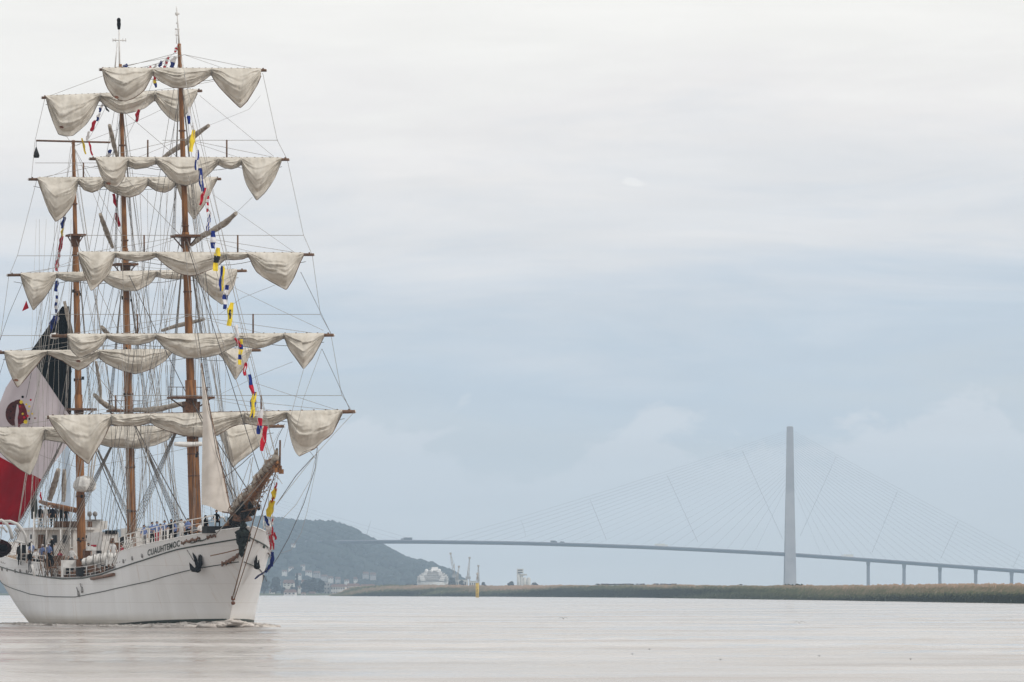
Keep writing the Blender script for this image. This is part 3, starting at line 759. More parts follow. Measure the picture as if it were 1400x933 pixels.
# ---- skin-modifier bodies
def skinned(name, joints, edges, root, seg_mat, mats, sub=1, extra=None):
    me = bpy.data.meshes.new(name + '_rig'); me.from_pydata([j[0] for j in joints], edges, [])
    o = bpy.data.objects.new(name + '_rig', me); COL.objects.link(o)
    sk = o.modifiers.new('s', 'SKIN'); ss = o.modifiers.new('u', 'SUBSURF'); ss.levels = sub; ss.render_levels = sub
    for i, v in enumerate(me.skin_vertices[0].data):
        r = joints[i][1]; v.radius = r if isinstance(r, tuple) else (r, r); v.use_root = (i == root)
    dg = bpy.context.evaluated_depsgraph_get(); dg.update()
    out = bpy.data.meshes.new_from_object(o.evaluated_get(dg)); out.name = name
    bpy.data.objects.remove(o); bpy.data.meshes.remove(me)
    out.materials.clear()
    for m in mats: out.materials.append(m)
    J = [Vector(j[0]) for j in joints]
    for p in out.polygons:
        c = p.center; best = 1e9; bi = 0
        for ei, (a, b) in enumerate(edges):
            A, B = J[a], J[b]; d = B - A; t = max(0, min(1, (c - A).dot(d) / d.length_squared)); q = (A + d * t - c).length - (joints[a][1] if not isinstance(joints[a][1], tuple) else joints[a][1][0]) * .5
            if q < best: best = q; bi = ei
        p.material_index = seg_mat[bi]; p.use_smooth = True
    return out

def cow_mesh():
    J = [((0, 0, 1.05), (.30, .36)), ((.55, 0, 1.08), (.28, .36)), ((.95, 0, 1.18), (.16, .2)), ((1.3, 0, 1.12 - .35), (.11, .13)), ((1.55, 0, .55), (.08, .09)),
         ((-.6, 0, 1.1), (.26, .3)), ((-.88, 0, 1.15), .06), ((-.95, 0, .6), .03)]
    E = [(0, 1), (1, 2), (2, 3), (3, 4), (0, 5), (5, 6), (6, 7)]
    for x, pj, kx in ((.5, 1, 0), (-.62, 5, -.1)):
        for s in (-1, 1):
            i = len(J); J += [((x, s * .2, .8), .11), ((x + kx, s * .2, .45), .065), ((x, s * .2, .06), .055)]
            E += [(pj, i), (i, i + 1), (i + 1, i + 2)]
    return skinned('cow', J, E, 0, [0] * len(E), [M['cow']], 1)
COW = cow_mesh()
rng = random.Random(11)
places = [557, 562, 567, 612, 619, 633.5] + [816, 818.6, 823, 826, 829, 832, 835, 838, 841, 844, 847, 850, 853, 856, 859, 862, 865, 871, 876, 880, 895, 899, 905, 909, 912, 916, 920, 923] + [1012.5]
words = {0: 'first', 1: 'second', 2: 'third', 3: 'fourth', 4: 'fifth', 5: 'sixth', 6: 'seventh', 7: 'eighth', 8: 'ninth', 9: 'tenth', 10: 'eleventh', 11: 'twelfth', 12: 'thirteenth', 13: 'fourteenth', 14: 'fifteenth', 15: 'sixteenth', 16: 'seventeenth', 17: 'eighteenth', 18: 'nineteenth', 19: 'twentieth'}
for i, px in enumerate(places):
    q = bank_top(px)
    o = bpy.data.objects.new('cow', COW); COL.objects.link(o)
    k = q.y / F * 3.3 / 1.9
    if px < 640: k *= .75
    o.location = ((px - 700) / F * (q.y + 3), q.y + 3, q.z + .15); o.scale = (min(1.35, k) * 1.2,) * 3
    o.rotation_euler = (0, 0, rng.choice((0, math.pi)) + rng.uniform(-.5, .5))
    if i < 3: lab = words[i] + ' dark cow from the left on the dyke left of the white ship'
    elif i < 6: lab = ('dark cow on the dyke at the right foot of the white ship', 'dark cow on the dyke right of the white ship', 'dark cow on the dyke left of the yellow beacon')[i - 3]
    elif px < 885: lab = words[i - 6] + ' cow from the left in the long dark herd on the dyke crest'
    elif px < 1000: lab = words[i - 26] + ' cow from the left in the short herd right of the long herd'
    else: lab = 'lone dark cow on the dyke left of the bridge tower'
    tag(o, lab, 'cow', 'dark cattle grazing along the dyke')
# scrub by the tower's foot
o = MB()
for i, px in enumerate([1072 + 2.2 * j for j in range(12)]):
    q = bank_top(px); q.z -= .3; kk = q.y / F
    o.blob(((px - 700) / F * (q.y + 8), q.y + 8, q.z + .4), (2.2 * kk, 2, rng.uniform(1.6, 3.4) * kk), nu=7, nv=5, jit=.8, seed=i)
tag(o.build('scrub', mat('scrub_green', (.06, .06, .035), .95, .05, vscale=.5, var=.4)), 'low dark scrub on the dyke at the foot of the bridge tower', 'scrub', kind='stuff')

# ---- birds
def bird(px, py, Y, span, bank, label, name, cat, col, group, up=.35):
    p = PW(px, py, Y); e = empty(name, p, R(bank), label, cat, group)
    b = MB(); b.tube([(0, -.22 * span, .0), (0, -.16 * span, .01), (0, 0, 0), (0, .18 * span, 0), (0, .27 * span, .01)], [.008 * span, .045 * span, .06 * span, .03 * span, .012 * span], 8)
    b.build('body', M[col], e)
    for s in (-1, 1):
        P = []
        for x, z, c, y in ((.03, .02, .14, 0), (.16, up * .26, .13, .01), (.27, up * .24, .10, .03), (.4, up * .08, .06, .06), (.5, -.02, .015, .09)):
            P.append([Vector((s * x * span, (y - c / 2) * span, z * span)), Vector((s * x * span, y * span, z * span + .012 * span)), Vector((s * x * span, (y + c / 2) * span, z * span)), Vector((s * x * span, y * span, z * span - .006 * span))])
        wm = MB(); wm.grid(P, close=True); wm.build('wing', M['gullg'], e)
bird(770.5, 846, 500, .72, 20, 'grey-winged gull gliding low over the river below the dyke, left of the other gull', 'gull', 'gull', 'gullw', 'gulls over the river', .5)
bird(1093, 851.5, 480, .82, -15, 'grey-winged gull gliding low over the river at the right', 'gull', 'gull', 'gullw', 'gulls over the river', .45)
for px, py, Y, lab in ((888, 888.5, 250, 'small dark bird with raised wings skimming the river, above its companion'), (864.5, 895, 235, 'small dark bird skimming the river just left of the raised-wing one'), (985, 902.5, 220, 'tiny dark bird low over the river centre'),
                       (1120, 897.5, 230, 'small dark bird skimming the river right of centre'), (1245, 902, 220, 'faint small bird low over the river at far right'), (357, 887, 250, 'tiny dark bird over the river below the bow')):
    bird(px, py, Y, .13, 40, lab, 'small_bird', 'bird', 'gullg', 'small birds skimming the river', 1.1)
# ================================================================== THE SHIP
TH = R(14.5); SN, CS = math.sin(TH), math.cos(TH)
BY = 500.0; BX = (313 - 700) / F * BY
# local frame: x = aft from the stem at the waterline, y = starboard (left in the picture), z = up
SHIP = empty('tall_ship', (BX, BY, 0), math.pi / 2 + TH, 'white three-masted barque with loosely furled cream sails, steaming towards the right', 'sailing ship')
def LW(p):
    u, v, z = p; return Vector((BX - SN * u - CS * v, BY + CS * u - SN * v, z))
def L(px, py, u):
    """pixel -> local point on the athwartships plane x = u"""
    dx = (px - 700) / F
    v = (dx * (BY + CS * u) - BX + SN * u) / (dx * SN - CS)
    Y = BY + CS * u - SN * v
    return Vector((u, v, CAMZ + (HZ - py) / F * Y))
def S(u): return F / (BY + CS * u)      # pixels per metre
STR = [(-7.4, 6.08), (-3, 5.62), (2, 5.18), (8, 4.47), (13, 4.0), (20, 3.40), (26, 3.15), (33, 3.12), (39, 3.25), (51, 3.66), (60, 4.2), (77, 5.4)]
LOW = [(-5, 4.35), (-3, 4.14), (1, 3.73), (8, 2.9), (13, 2.55), (19, 2.18), (29, 1.74), (40, 1.76), (47, 1.95), (51, 2.2), (60, 2.7), (77, 3.9)]
TOP = [(-7.6, 6.75), (-6.5, 6.67), (2, 5.95), (8, 5.5), (13, 5.12), (14.2, 4.95)]
POOP = [(38.8, 4.28), (51, 4.55), (60, 5.1), (77, 6.3)]
def strake(u): return interp(STR, u)
def topz(u):
    if u < 14.2: return interp(TOP, u)
    if u < 15.0: return strake(u) + (interp(TOP, 14.2) - strake(14.2)) * (15.0 - u) / .8 + .0
    if u > 38.8: return interp(POOP, u)
    if u > 38.4: return strake(u) + (interp(POOP, 38.8) - strake(38.8)) * (u - 38.4) / .4
    return strake(u) + .04
def uf(z): return -7.3 * (max(z, 0) / 6.5) ** 1.15
def ua(z): return 66 + 10 * max(0, min(1, z / 4.5)) ** .8
def hb(u, z):
    """half breadth of the hull"""
    t = u - uf(z)
    if t <= 0: return 0.0
    zz = max(z, 0); Lz = 7.8 + .30 * zz; Bm = 5.6 + .09 * zz
    b = Bm * (1 - math.exp(-t / Lz)) * (1 - .25 * math.exp(-t / 1.5)) + .02
    if z < 0: b *= 1 + z * .18
    a = (ua(z) - u) / (26 - 2.2 * zz)
    if a < 1: b *= math.sqrt(max(0, 1 - (1 - max(a, 0)) ** 2)) if a > 0 else 0
    return b
def build_hull():
    mb = MB(); NS = 110; fr = [0, .06, .115, .2, .28, .36, .44, .52, .6, .68, .76, .84, .92, 1.0]
    for side in (1, -1):
        rows = []
        for f in fr:
            row = []
            for i in range(NS + 1):
                s = (i / NS) ** 1.35; u = uf(4) + s * 70
                for _ in range(5):
                    z = -1.2 + (topz(u) + 1.2) * f
                    u = uf(z) + s * (ua(z) - uf(z))
                row.append(Vector((u, side * hb(u, z), z)))
            rows.append(row)
        mb.grid(rows if side < 0 else [list(reversed(r)) for r in rows], mif=lambda i, j: 1 if i < 1 else 0)
    o = mb.build('hull', [M['hull'], M['green']], SHIP)
    # dark boot-topping band, following the waterline
    for side in (1, -1):
        g = MB(); P = []
        bt = [(-1, .22), (3, .16), (6, .10), (15, -.18), (25, -.42), (40, -.6), (62, -.62)]
        for q in (0, .5, 1):
            P.append([Vector((u, side * (hb(u, -.9 + q * (interp(bt, u) + .9)) + .014), -.9 + q * (interp(bt, u) + .9))) for u in [.04 + 61 * (i / 60) ** 1.3 for i in range(61)]])
        g.grid(P); g.build('boot_topping', M['green'], o)
    for name, tab, rad, m_, u0, u1 in (('sheer_strake', STR, .055, 'green', -7.0, 75), ('lower_strake', LOW, .035, 'green', -4.2, 75)):
        for side in (1, -1):
            g = MB(); pts = []
            for i in range(91):
                u = u0 + (u1 - u0) * i / 90; z = interp(tab, u)
                u_ = max(u, uf(z) + .1); pts.append((u_, side * (hb(u_, z) + .02), z))
            g.tube(pts, rad, 5); g.build(name, M[m_], o)
    for side in (1, -1):
        for a, b_ in ((-7.3, 14.3), (15, 38.4), (38.9, 76)):
            g = MB(); pts = []
            n = 40
            for i in range(n + 1):
                u = a + (b_ - a) * i / n; z = topz(u); u = max(u, uf(z) + .06); pts.append((u, side * max(.03, hb(u, z) - .03), z + .03))
            g.tube(pts, .06, 5); g.build('cap_rail', M['white' if a != 15 else 'grey'], o)
    # decks
    def deck(a, b_, zf, name):
        g = MB(); P = []
        for i in range(31):
            u = a + (b_ - a) * i / 30; z = zf(u); w_ = max(.05, hb(u, z) - .12); P.append([Vector((u, w_ * k, z + .12 * (1 - k * k))) for k in (-1, -.5, 0, .5, 1)])
        g.grid(P, smooth=False)
        g.build(name, M['deck'], SHIP)
    deck(-6.6, 14.5, lambda u: topz(min(u, 14)) - .08, 'forecastle_deck')
    deck(14.5, 38.5, lambda u: strake(u) - .75, 'main_deck')
    deck(38.5, 75, lambda u: strake(u) - .1, 'poop_deck')
    for u, z0, z1 in ((14.52, 2.8, 5.0), (38.45, 2.4, 4.15)):
        g = MB(); w_ = hb(u, z0 + .8) - .15; g.box((u, 0, (z0 + z1) / 2), (.1, 2 * w_, z1 - z0)); bh = g.build('bulkhead', M['white'], SHIP)
        for k in (-3, -1, 1, 3):
            g = MB(); g.box((u - .06, k * 1.05, z0 + 1.0), (.05, .7, 1.6)); g.build('door', M['brown'], bh)
    return o
HULL = build_hull()
def hull_pt(px, py, side=1, off=0.0):
    best = None
    for i in range(-80, 700):
        u = i * .1; p = L(px, py, u); b = hb(u, p.z)
        if b <= 0: continue
        e = p.y * side - b
        if best is None or abs(e) < best[0]: best = (abs(e), u, p)
    u0 = best[1]; lo, hi = u0 - .12, u0 + .12
    fe = lambda u: L(px, py, u).y * side - hb(u, L(px, py, u).z)
    for _ in range(12):
        mid = (lo + hi) / 2
        if (fe(lo) > 0) != (fe(mid) > 0): hi = mid
        else: lo = mid
    p = L(px, py, (lo + hi) / 2)
    return Vector((p.x - off * .3, p.y + side * off, p.z))

# name on both bows
def lettering():
    cu = bpy.data.curves.new('name', 'FONT'); cu.body = 'CUAUHTEMOC'; cu.size = 1; cu.space_character = 1.06; cu.offset = .022; cu.resolution_u = 2
    t = bpy.data.objects.new('t', cu); COL.objects.link(t); bpy.context.view_layer.update()
    me = bpy.data.meshes.new_from_object(t.evaluated_get(bpy.context.evaluated_depsgraph_get())); bpy.data.objects.remove(t)
    bm = bmesh.new(); bm.from_mesh(me); bmesh.ops.subdivide_edges(bm, edges=bm.edges[:], cuts=1)
    xs = [v.co.x for v in bm.verts]; ys = [v.co.y for v in bm.verts]; x0, x1, y1 = min(xs), max(xs), max(ys)
    for v in bm.verts:
        a = (v.co.x - x0) / (x1 - x0); c = v.co.y / y1
        v.co = hull_pt(202 + 44 * a, 760.5 - 13.5 * a - 8.6 * c, 1, .025)
    bm.to_mesh(me); bm.free(); me.name = 'name_lettering'; me.materials.clear(); me.materials.append(M['green'])
    o = bpy.data.objects.new('name_lettering', me); COL.objects.link(o); o.parent = HULL
lettering()
def scroll(pts, side, name='scroll', wd=.09, m_='gilt'):
    g = MB(); P = [hull_pt(x, y, side, .04) for x, y in pts]
    g.tube(P, [wd * (1 - .7 * abs(2 * i / (len(P) - 1) - 1)) for i in range(len(P))], 5)
    for i, p in enumerate(P): g.blob(p, (wd, wd * .7, wd * 1.3), nu=6, nv=4, jit=.6, seed=i)
    g.build(name, M[m_], HULL)
scroll([(249 + 2.2 * i, 742.5 - .62 * i * 2.2 / 2.4 + 1.2 * math.sin(i * 1.7)) for i in range(12)], 1)
scroll([(284 + 1.6 * i, 734.8 - .35 * i + .8 * math.sin(i * 1.9)) for i in range(8)], 1)
scroll([(262 + 2.5 * i, 742.5 - .6 * i + .5 * math.sin(i * 1.3)) for i in range(10)], 1, m_='green', wd=.05)
scroll([(305, 771), (310, 769), (315, 766.5), (320, 764), (325, 760), (329, 755)], 1, 'trail_board', .16)
scroll([(350, 741), (355, 744), (360, 747)], -1, 'trail_board', .13, 'green')
for pts, s in (([(169, 767.5), (181, 763.5), (194.5, 760)], 1), ([(10, 779), (21, 780.5), (28, 781), (37, 782), (3, 778)], 1)):
    for x, y in pts:
        g = MB(); p = hull_pt(x, y, s, .03); g.tube([p + Vector((0, -.06, 0)), p + Vector((0, .04, 0))], .16, 10); g.tube([p + Vector((0, .03, 0)), p + Vector((0, .06, 0))], .1, 10, 0); g.build('fairlead', M['grey'], HULL)
g = MB(); g.tube([hull_pt(x, y, 1, .12) for x, y in ((127, 791.5), (136, 789.8), (146, 788), (157.5, 785.5))], .13, 6); g.build('fender_rail', M['gilt'], HULL)
for x, y in ((113, 807), (108, 812)):
    g = MB(); p = hull_pt(x, y, 1, .05); g.blob(p, (.25, .1, .22), nu=7, nv=5, jit=.4, seed=x); g.tube([p, p + Vector((.1, .12, .5))], .05, 5); g.build('mooring_fitting', M['grey'], HULL)

def anchor(px, py, side, ang, scale, label, pts=None):
    e = MB(); p = hull_pt(px, py, side, .12)
    # frame on the shell: a = forward along the hull, up = z
    q = hull_pt(px + (3 if side > 0 else -3), py, side, .12); a = (q - p).normalized(); nrm = Vector((0, side, 0)); up = Vector((0, 0, 1))
    def T(x, y, n=0.0): 
        c, s = math.cos(ang), math.sin(ang)
        return p + a * (x * c - y * s) * scale + up * (x * s + y * c) * scale + nrm * n
    e.tube([T(0, .75, .1), T(0, -.45, .1)], [.10 * scale, .13 * scale], 6)
    e.tube([T(-.62, .15, .12), T(-.5, -.3, .15), T(0, -.55, .18), T(.5, -.3, .15), T(.62, .15, .12)], [.05, .17 * scale, .22 * scale, .17 * scale, .05], 6)
    for s in (-1, 1): e.add([T(s * .62, .32, .2), T(s * .80, -.15, .16), T(s * .42, -.30, .26), T(s * .36, .0, .2)], [(0, 1, 2, 3), (3, 2, 1, 0)])
    e.blob(T(0, -.5, .15), (.3 * scale, .25, .25 * scale), nu=7, nv=5)
    e.build('anchor', M['black'], HULL, label=label)
anchor(272.5, 769.5, 1, .45, 1.05, 'black anchor hanging from its hawse on the starboard bow')
anchor(346, 768.5, -1, 0, .72, 'black anchor housed on the port bow')
for px, py, s in ((275, 764, 1), (346, 764, -1)):
    g = MB(); p = hull_pt(px, py, s, .0); g.tube([p, p + Vector((0, s * .12, 0))], .34, 10); g.build('hawse_pipe', M['dark'], HULL)
g = MB()
g.tube([hull_pt(256, 752, 1, .03), hull_pt(261, 760, 1, .03), hull_pt(266, 768, 1, .03)], .03, 4); g.build('anchor_chain', M['grey'], HULL)

# figurehead: standing warrior bust under the bowsprit
def figurehead():
    c = L(331, 741, -6.7); g = MB()
    for dx, dz, r in ((0, .1, (.35, .33, .5)), (-.25, .62, (.42, .46, .34)), (-.35, 1.15, (.22, .22, .27)), (.1, -.5, (.24, .24, .5)), (-.1, -.2, (.4, .2, .3)), (.3, .3, (.3, .3, .5))):
        g.blob((c.x + dx, c.y, c.z + dz), r, nu=12, nv=9, jit=.8, seed=dz * 3)
    for s in (-1, 1): g.tube([(c.x - .1, c.y + s * .3, c.z + .6), (c.x - .4, c.y + s * .42, c.z + .1), (c.x - .7, c.y + s * .15, c.z + .2)], [.15, .12, .08], 6)
    g.build('figurehead', M['bronze'], SHIP, label='dark green carved figurehead under the bowsprit')
    g = MB()
    for k in range(9):
        a = -1.2 + k * .3; b = c + Vector((-.2, 0, 1.4)); g.tube([b, b + Vector((.15, math.sin(a) * .75, math.cos(a) * .6))], [.05, .12], 4)
    g.build('headdress', M['gilt'], SHIP)
figurehead()

# ------------------------------------------------------------------ MASTS
UF, UM, UZ = 11.75, 35.5, 56.0
RK = math.tan(R(2.2))
def mpt(x, y, u0):
    p = L(x, y, u0); u = u0 + RK * (p.z - 6); return L(x, y, u)
FORE = lambda y: 267 - (712 - y) * 22 / 652.0
MAIN = lambda y: 180 - (722 - y) * 14.2 / 582.0
MIZ = lambda y: 111 - (722 - y) * 10.5 / 520.0
def mast(label, fx, u0, secs, pole, m_='wood'):
    g = MB()
    for (ya, yb, wa, wb) in secs:     # rows in the photo, widths in px
        n = 5; P = [mpt(fx(ya + (yb - ya) * i / n), ya + (yb - ya) * i / n, u0) for i in range(n + 1)]
        g.tube(P, [(wa + (wb - wa) * i / n) / 2 / S(u0) for i in range(n + 1)], 12)
    e = g.build('mast', M[m_], SHIP, label=label)
    if pole:
        g = MB(); P = [mpt(x, y, u0) for x, y, w_ in pole]; g.tube(P, [w_ / 2 / S(u0) for x, y, w_ in pole], 8); g.build('pole', M['white'], e)
    return e
fore = mast('foremast, varnished brown, nearest the bow', FORE, UF, [(760, 520, 17.5, 15.5), (552, 318, 11.5, 10.2), (330, 60, 9.0, 5.0)], [(244.8, 62, 2.6), (242.6, 24, 1.8), (241.8, 10, .6)])
main = mast('mainmast, varnished brown, middle of the three', MAIN, UM, [(800, 470, 12.5, 11.5), (520, 340, 10.0, 9.2), (362, 88, 8, 4.5)], [(163.5, 95, 2.6), (163, 56, 2.0), (162.6, 28, 1.2)])
miz = mast('mizzenmast, varnished brown, furthest aft', MIZ, UZ, [(800, 540, 12.5, 11), (570, 320, 9.5, 8), (340, 192, 6.5, 4.5)], None)

def clutter_band(e, fx, u0, y, w_, h, n, m_, seed):
    g = MB(); rr = random.Random(seed)
    for k in range(n):
        c = mpt(fx(y) + rr.uniform(-w_, w_), y + rr.uniform(-h, h), u0); s = rr.uniform(.6, 1.4)
        g.box(c + Vector((rr.uniform(-.4, .1), 0, 0)), (.12 * s, .14 * s, .2 * s))
    g.build('mast_fitting', M[m_], e)
def ring_band(e, fx, u0, y, wpx, hpx=2.2, m_='brown'):
    g = MB(); a = mpt(fx(y), y, u0); b = mpt(fx(y - hpx), y - hpx, u0); g.tube([a, b], wpx / 2 / S(u0), 12); g.build('mast_band', M[m_], e)
for e, fx, u0, ys, w_ in ((fore, FORE, UF, (600, 622, 652, 700, 480, 400, 310, 255, 180), 15), (main, MAIN, UM, (640, 700, 540, 480, 410, 330, 260, 200), 13), (miz, MIZ, UZ, (680, 740, 520, 470, 400, 350, 280), 12)):
    for y in ys: ring_band(e, fx, u0, y, w_ * (1.12 if y > 520 else .82 if y > 320 else .66), 2, 'brown')
    for y in ys[:5]: clutter_band(e, fx, u0, y, 6, 3, 5, 'dark', y)
def platform(e, fx, u0, y, wl, wr, label, m_='brown', big=True):
    c = mpt(fx(y), y, u0); a = L(fx(y) - wl, y, c.x); b = L(fx(y) + wr, y, c.x)
    g = MB(); g.box(((c.x) + .1, (a.y + b.y) / 2, c.z), (2.0, abs(a.y - b.y), .16)); pf = g.build('top_platform', M[m_], e, label=label)
    g = MB()
    for s in (a, b): g.tube([(c.x + .3, s.y, c.z), (c.x + .1, c.y, c.z - 1.1)], .05, 4)
    for k in (range(-3, 4) if big else ()): g.tube([(c.x + .8, (a.y + b.y) / 2 + k * abs(a.y - b.y) / 7, c.z + .05), (c.x + .8, (a.y + b.y) / 2 + k * abs(a.y - b.y) / 7, c.z + .8)], .025, 4)
    if big: g.tube([(c.x + .8, a.y, c.z + .8), (c.x + .8, b.y, c.z + .8)], .025, 4)
    g.build('platform_rail', M[m_], pf)
    g = MB(); g.box((c.x - .02, c.y, c.z - (.9 if big else .5)), (.9, .95, 1.2) if big else (.5, .55, .8), taper=1.25); g.build('mast_cap', M[m_], e)
    return c, a, b
pf1 = platform(fore, FORE, UF, 544, 29, 29, 'lower top of the foremast'); pf2 = platform(fore, FORE, UF, 323, 17, 17, 'upper crosstree of the foremast', big=False)
pm1 = platform(main, MAIN, UM, 562, 27, 27, 'lower top of the mainmast'); pm2 = platform(main, MAIN, UM, 362, 15, 15, 'upper crosstree of the mainmast', big=False)
pz1 = platform(miz, MIZ, UZ, 560, 15, 22, 'top of the mizzenmast', big=False); pz2 = platform(miz, MIZ, UZ, 322, 10, 12, 'upper crosstree of the mizzenmast', big=False)
# masthead antennas
g = MB()
for dx in (-2, 2): g.tube([mpt(243.5 + dx, 60, UF), mpt(242.5 + dx * .9, 40, UF)], .03, 4)
for y, w_ in ((19, 3), (40, 3), (48, 2.5), (32, 1.5)): g.tube([mpt(242.4 - w_, y, UF), mpt(242.4 + w_, y, UF)], .06, 4)
g.blob(mpt(241.8, 19, UF), (.13, .13, .17)); g.tube([mpt(241.5, 19, UF), mpt(240.8, 8, UF)], .02, 3); g.build('antenna', M['white'], fore)
g = MB(); g.tube([mpt(154.5, 55, UM), mpt(172.5, 55.5, UM)], .05, 4)
for x in (154.5, 158, 168, 172): g.tube([mpt(x, 57, UM), mpt(x, 52.5, UM)], .04, 4)
g.tube([mpt(157, 95, UM), mpt(160.5, 58, UM)], .05, 4); g.build('antenna', M['white'], main)
g = MB(); g.tube([mpt(162.6, 40.5, UM), mpt(162.5, 34, UM), mpt(162.4, 26, UM)], [.10, .16, .12], 6); g.blob(mpt(162.4, 28, UM), (.16, .16, .2)); g.build('lantern', M['black'], main)

# ------------------------------------------------------------------ YARDS AND SAILS
def yard(e_label, fx, u0, y0, xl, yl, xr, yr, bottom, seed, rad=.15, man=None, belly=1.0, tint='canvas'):
    """a yard with its loosely furled sail; bottom = hem of the hanging canvas as seen"""
    zc = mpt(fx(y0), y0, u0); u = zc.x - .75
    g = MB(); A = L(xl, yl, u); B = L(xr, yr, u); n = 14
    g.tube([A.lerp(B, i / n) for i in range(n + 1)], [rad * (.45 + .55 * math.sin(math.pi * min(1, max(0, (.06 + .88 * i / n)))) ** .5) for i in range(n + 1)], 8)
    for k in range(26):
        p = A.lerp(B, (k + .5) / 26); g.box(p + Vector((-.02, 0, rad * .8)), (.12, .10, .12))
    yd = g.build('yard', M['spar'], SHIP, label=e_label)
    for P, Q in ((A, A.lerp(B, .022)), (B, B.lerp(A, .022))):
        g = MB(); g.tube([P + (P - Q) * .15, Q], rad * .62, 8); g.build('yard_tip', M['white'], yd)
    # footrope below and hand line above
    g = MB(); pts = []
    for i in range(25):
        t = i / 24; p = A.lerp(B, .03 + .94 * t); p.z -= .5 + .28 * abs(math.sin(t * math.pi * 4)); p.x += .35; pts.append(p)
    g.tube(pts, .022, 3, cap=False); g.build('footrope', M['rope_dark'], yd)
    if man:
        (mx0, mx1, my, posts) = man; g = MB(); C = L(mx0, my, u); D = L(mx1, my, u)
        g.tube([C.lerp(D, i / 6) for i in range(7)], .022, 3, cap=False); g.build('manning_line', M['rope'], yd)
        for px_ in posts:
            g = MB(); g.tube([L(px_, my - .5, u), L(px_, y0 - 1, u)], .065, 5); g.build('stanchion', M['spar'], yd)
    # --- the canvas
    x0, x1 = bottom[0][0], bottom[-1][0]; NC = int((x1 - x0) / 1.15); NR = 30
    def ytop(x): return yl + (yr - yl) * (x - xl) / (xr - xl) - 1.9
    xs = [x0 + (x1 - x0) * i / NC for i in range(NC + 1)]
    raw = [interp(bottom, x) for x in xs]
    yb = [raw[i] if i in (0, NC) else (raw[i - 1] + 2 * raw[i] + raw[i + 1]) / 4 for i in range(NC + 1)]
    hh = [max(1.5, b - ytop(x)) for b, x in zip(yb, xs)]
    # gather points = local minima of the hem
    cus = [0] + [i for i in range(3, NC - 3) if hh[i] == min(hh[i - 3:i + 4]) and hh[i] < max(hh[max(0, i - 14):i + 15]) * .8] + [NC]
    cx = [xs[i] for i in cus]
    rr = random.Random(seed)
    def cell(x):
        for a, b in zip(cx, cx[1:]):
            if x <= b + 1e-6: return a, b
        return cx[-2], cx[-1]
    k = 1 / S(u)
    creases = [(rr.uniform(.1, .95), rr.uniform(-.35, .35), rr.uniform(.02, .045), rr.uniform(.5, 1.1) * rr.choice((1, 1, -1)), rr.uniform(-9, 9), rr.uniform(.3, .9)) for _ in range(9)]
    def sheet(frac, lift, ph, amp, nm):
        rows = []
        for j in range(-2, NR + 1):
            row = []
            for i, x in enumerate(xs):
                a, b = cell(x); t = (x - a) / max(1, b - a); h = hh[i]; hm = h * k; cid = cx.index(a) if a in cx else 0
                w1 = noise.noise(Vector((x * .05 + ph, seed * 1.3, 0))); w2 = noise.noise(Vector((x * .13 + ph * 2, seed * .7, 5)))
                w3 = noise.noise(Vector((cid * 3.1 + ph, seed * 2.1, 9)))
                if frac < 1 and j > 0: h *= (.60 + .30 * math.sin(math.pi * t) ** 1.5 + .22 * w3 + .10 * w1 + .25 * w3 * (t - .5)); h = min(h, hh[i] * .97)
                if j < 0: q = L(x, ytop(x) - .3 * (j + 2), u + (.32 if j == -2 else .05)); q.z += .05; row.append(q); continue
                v = j / NR
                y = ytop(x) + h * v
                shape = math.sin(math.pi * min(1, v ** (1.25 if frac < 1 else .9))) ** (.62 if frac < 1 else .9)
                d = belly * min(.95, .10 + .36 * hm) * shape * (.4 + .6 * math.sin(math.pi * t)) * (1 if frac < 1 else .35)
                # a handful of separate drapes, each crossing the canvas in its own curve
                fold = 0.0
                for (c0, sl, wd, am, drift, ext) in creases:
                    cc = (c0 + sl * (t - .5) + .10 * w1 + .07 * math.sin(cid * 2.3 + c0 * 20)) % 1.0
                    g_ = math.exp(-((v - cc) / (wd * (1 + .8 * w2))) ** 2) - .5 * math.exp(-((v - cc - 1.6 * wd) / wd) ** 2)
                    msk = .5 + .5 * math.sin(t * math.pi * 2 * ext + drift + cid)
                    fold += .17 * am * g_ * msk
                edge = min(t, 1 - t) * (b - a)
                ra = math.atan2(max(.01, v) * hh[i], edge + .5)
                fold += .12 * math.sin(ra * 9 + 3 * w3 + seed + cid * 2) * math.exp(-edge / 14) * min(1, v * 4)
                fold += .16 * noise.noise(Vector((x * .09 + v * 2, v * 2.2, seed + ph))) + .06 * noise.noise(Vector((x * .3 + v * 4, v * 6, seed + ph)))
                d += fold * amp * min(1, hm * .8 + .25) * math.sin(math.pi * min(1, v * 2.2 + .02) / 2)
                lump = .12 * math.exp(-((v * h * k) / .30) ** 2) * (1 + 1.2 * noise.noise(Vector((x * .2, seed, 3))))
                row.append(L(x + (.8 * w2 + .6 * w1) * v, y, u - .14 - lift - d - lump))
            rows.append(row)
        s = MB(); s.grid(rows); s.build('sail', M[tint], yd) if nm == 'sail' else s.build('sail_fold', M[tint], yd)
    sheet(1.0, .0, 0, 1.0, 'sail')
    sheet(.8, .10, .37, 1.0, 'sail_fold')
    # bolt-rope along the hem
    g = MB(); g.tube([L(x, b, u - .16) for x, b in zip(xs, yb)], .035, 3, cap=False); g.build('bolt_rope', M['rope_brown'] if seed % 2 else M['rope'], yd)
    # gaskets hanging at gather points
    for c in cx[1:-1]:
        g = MB(); i = xs.index(c); g.tube([L(c, ytop(c), u - .35), L(c + .4, (ytop(c) + yb[i]) / 2, u - .5), L(c, yb[i] + 1, u - .25)], .035, 4)
        g.build('gasket', M['rope'], yd)
    return yd, A, B, u
Y = {}
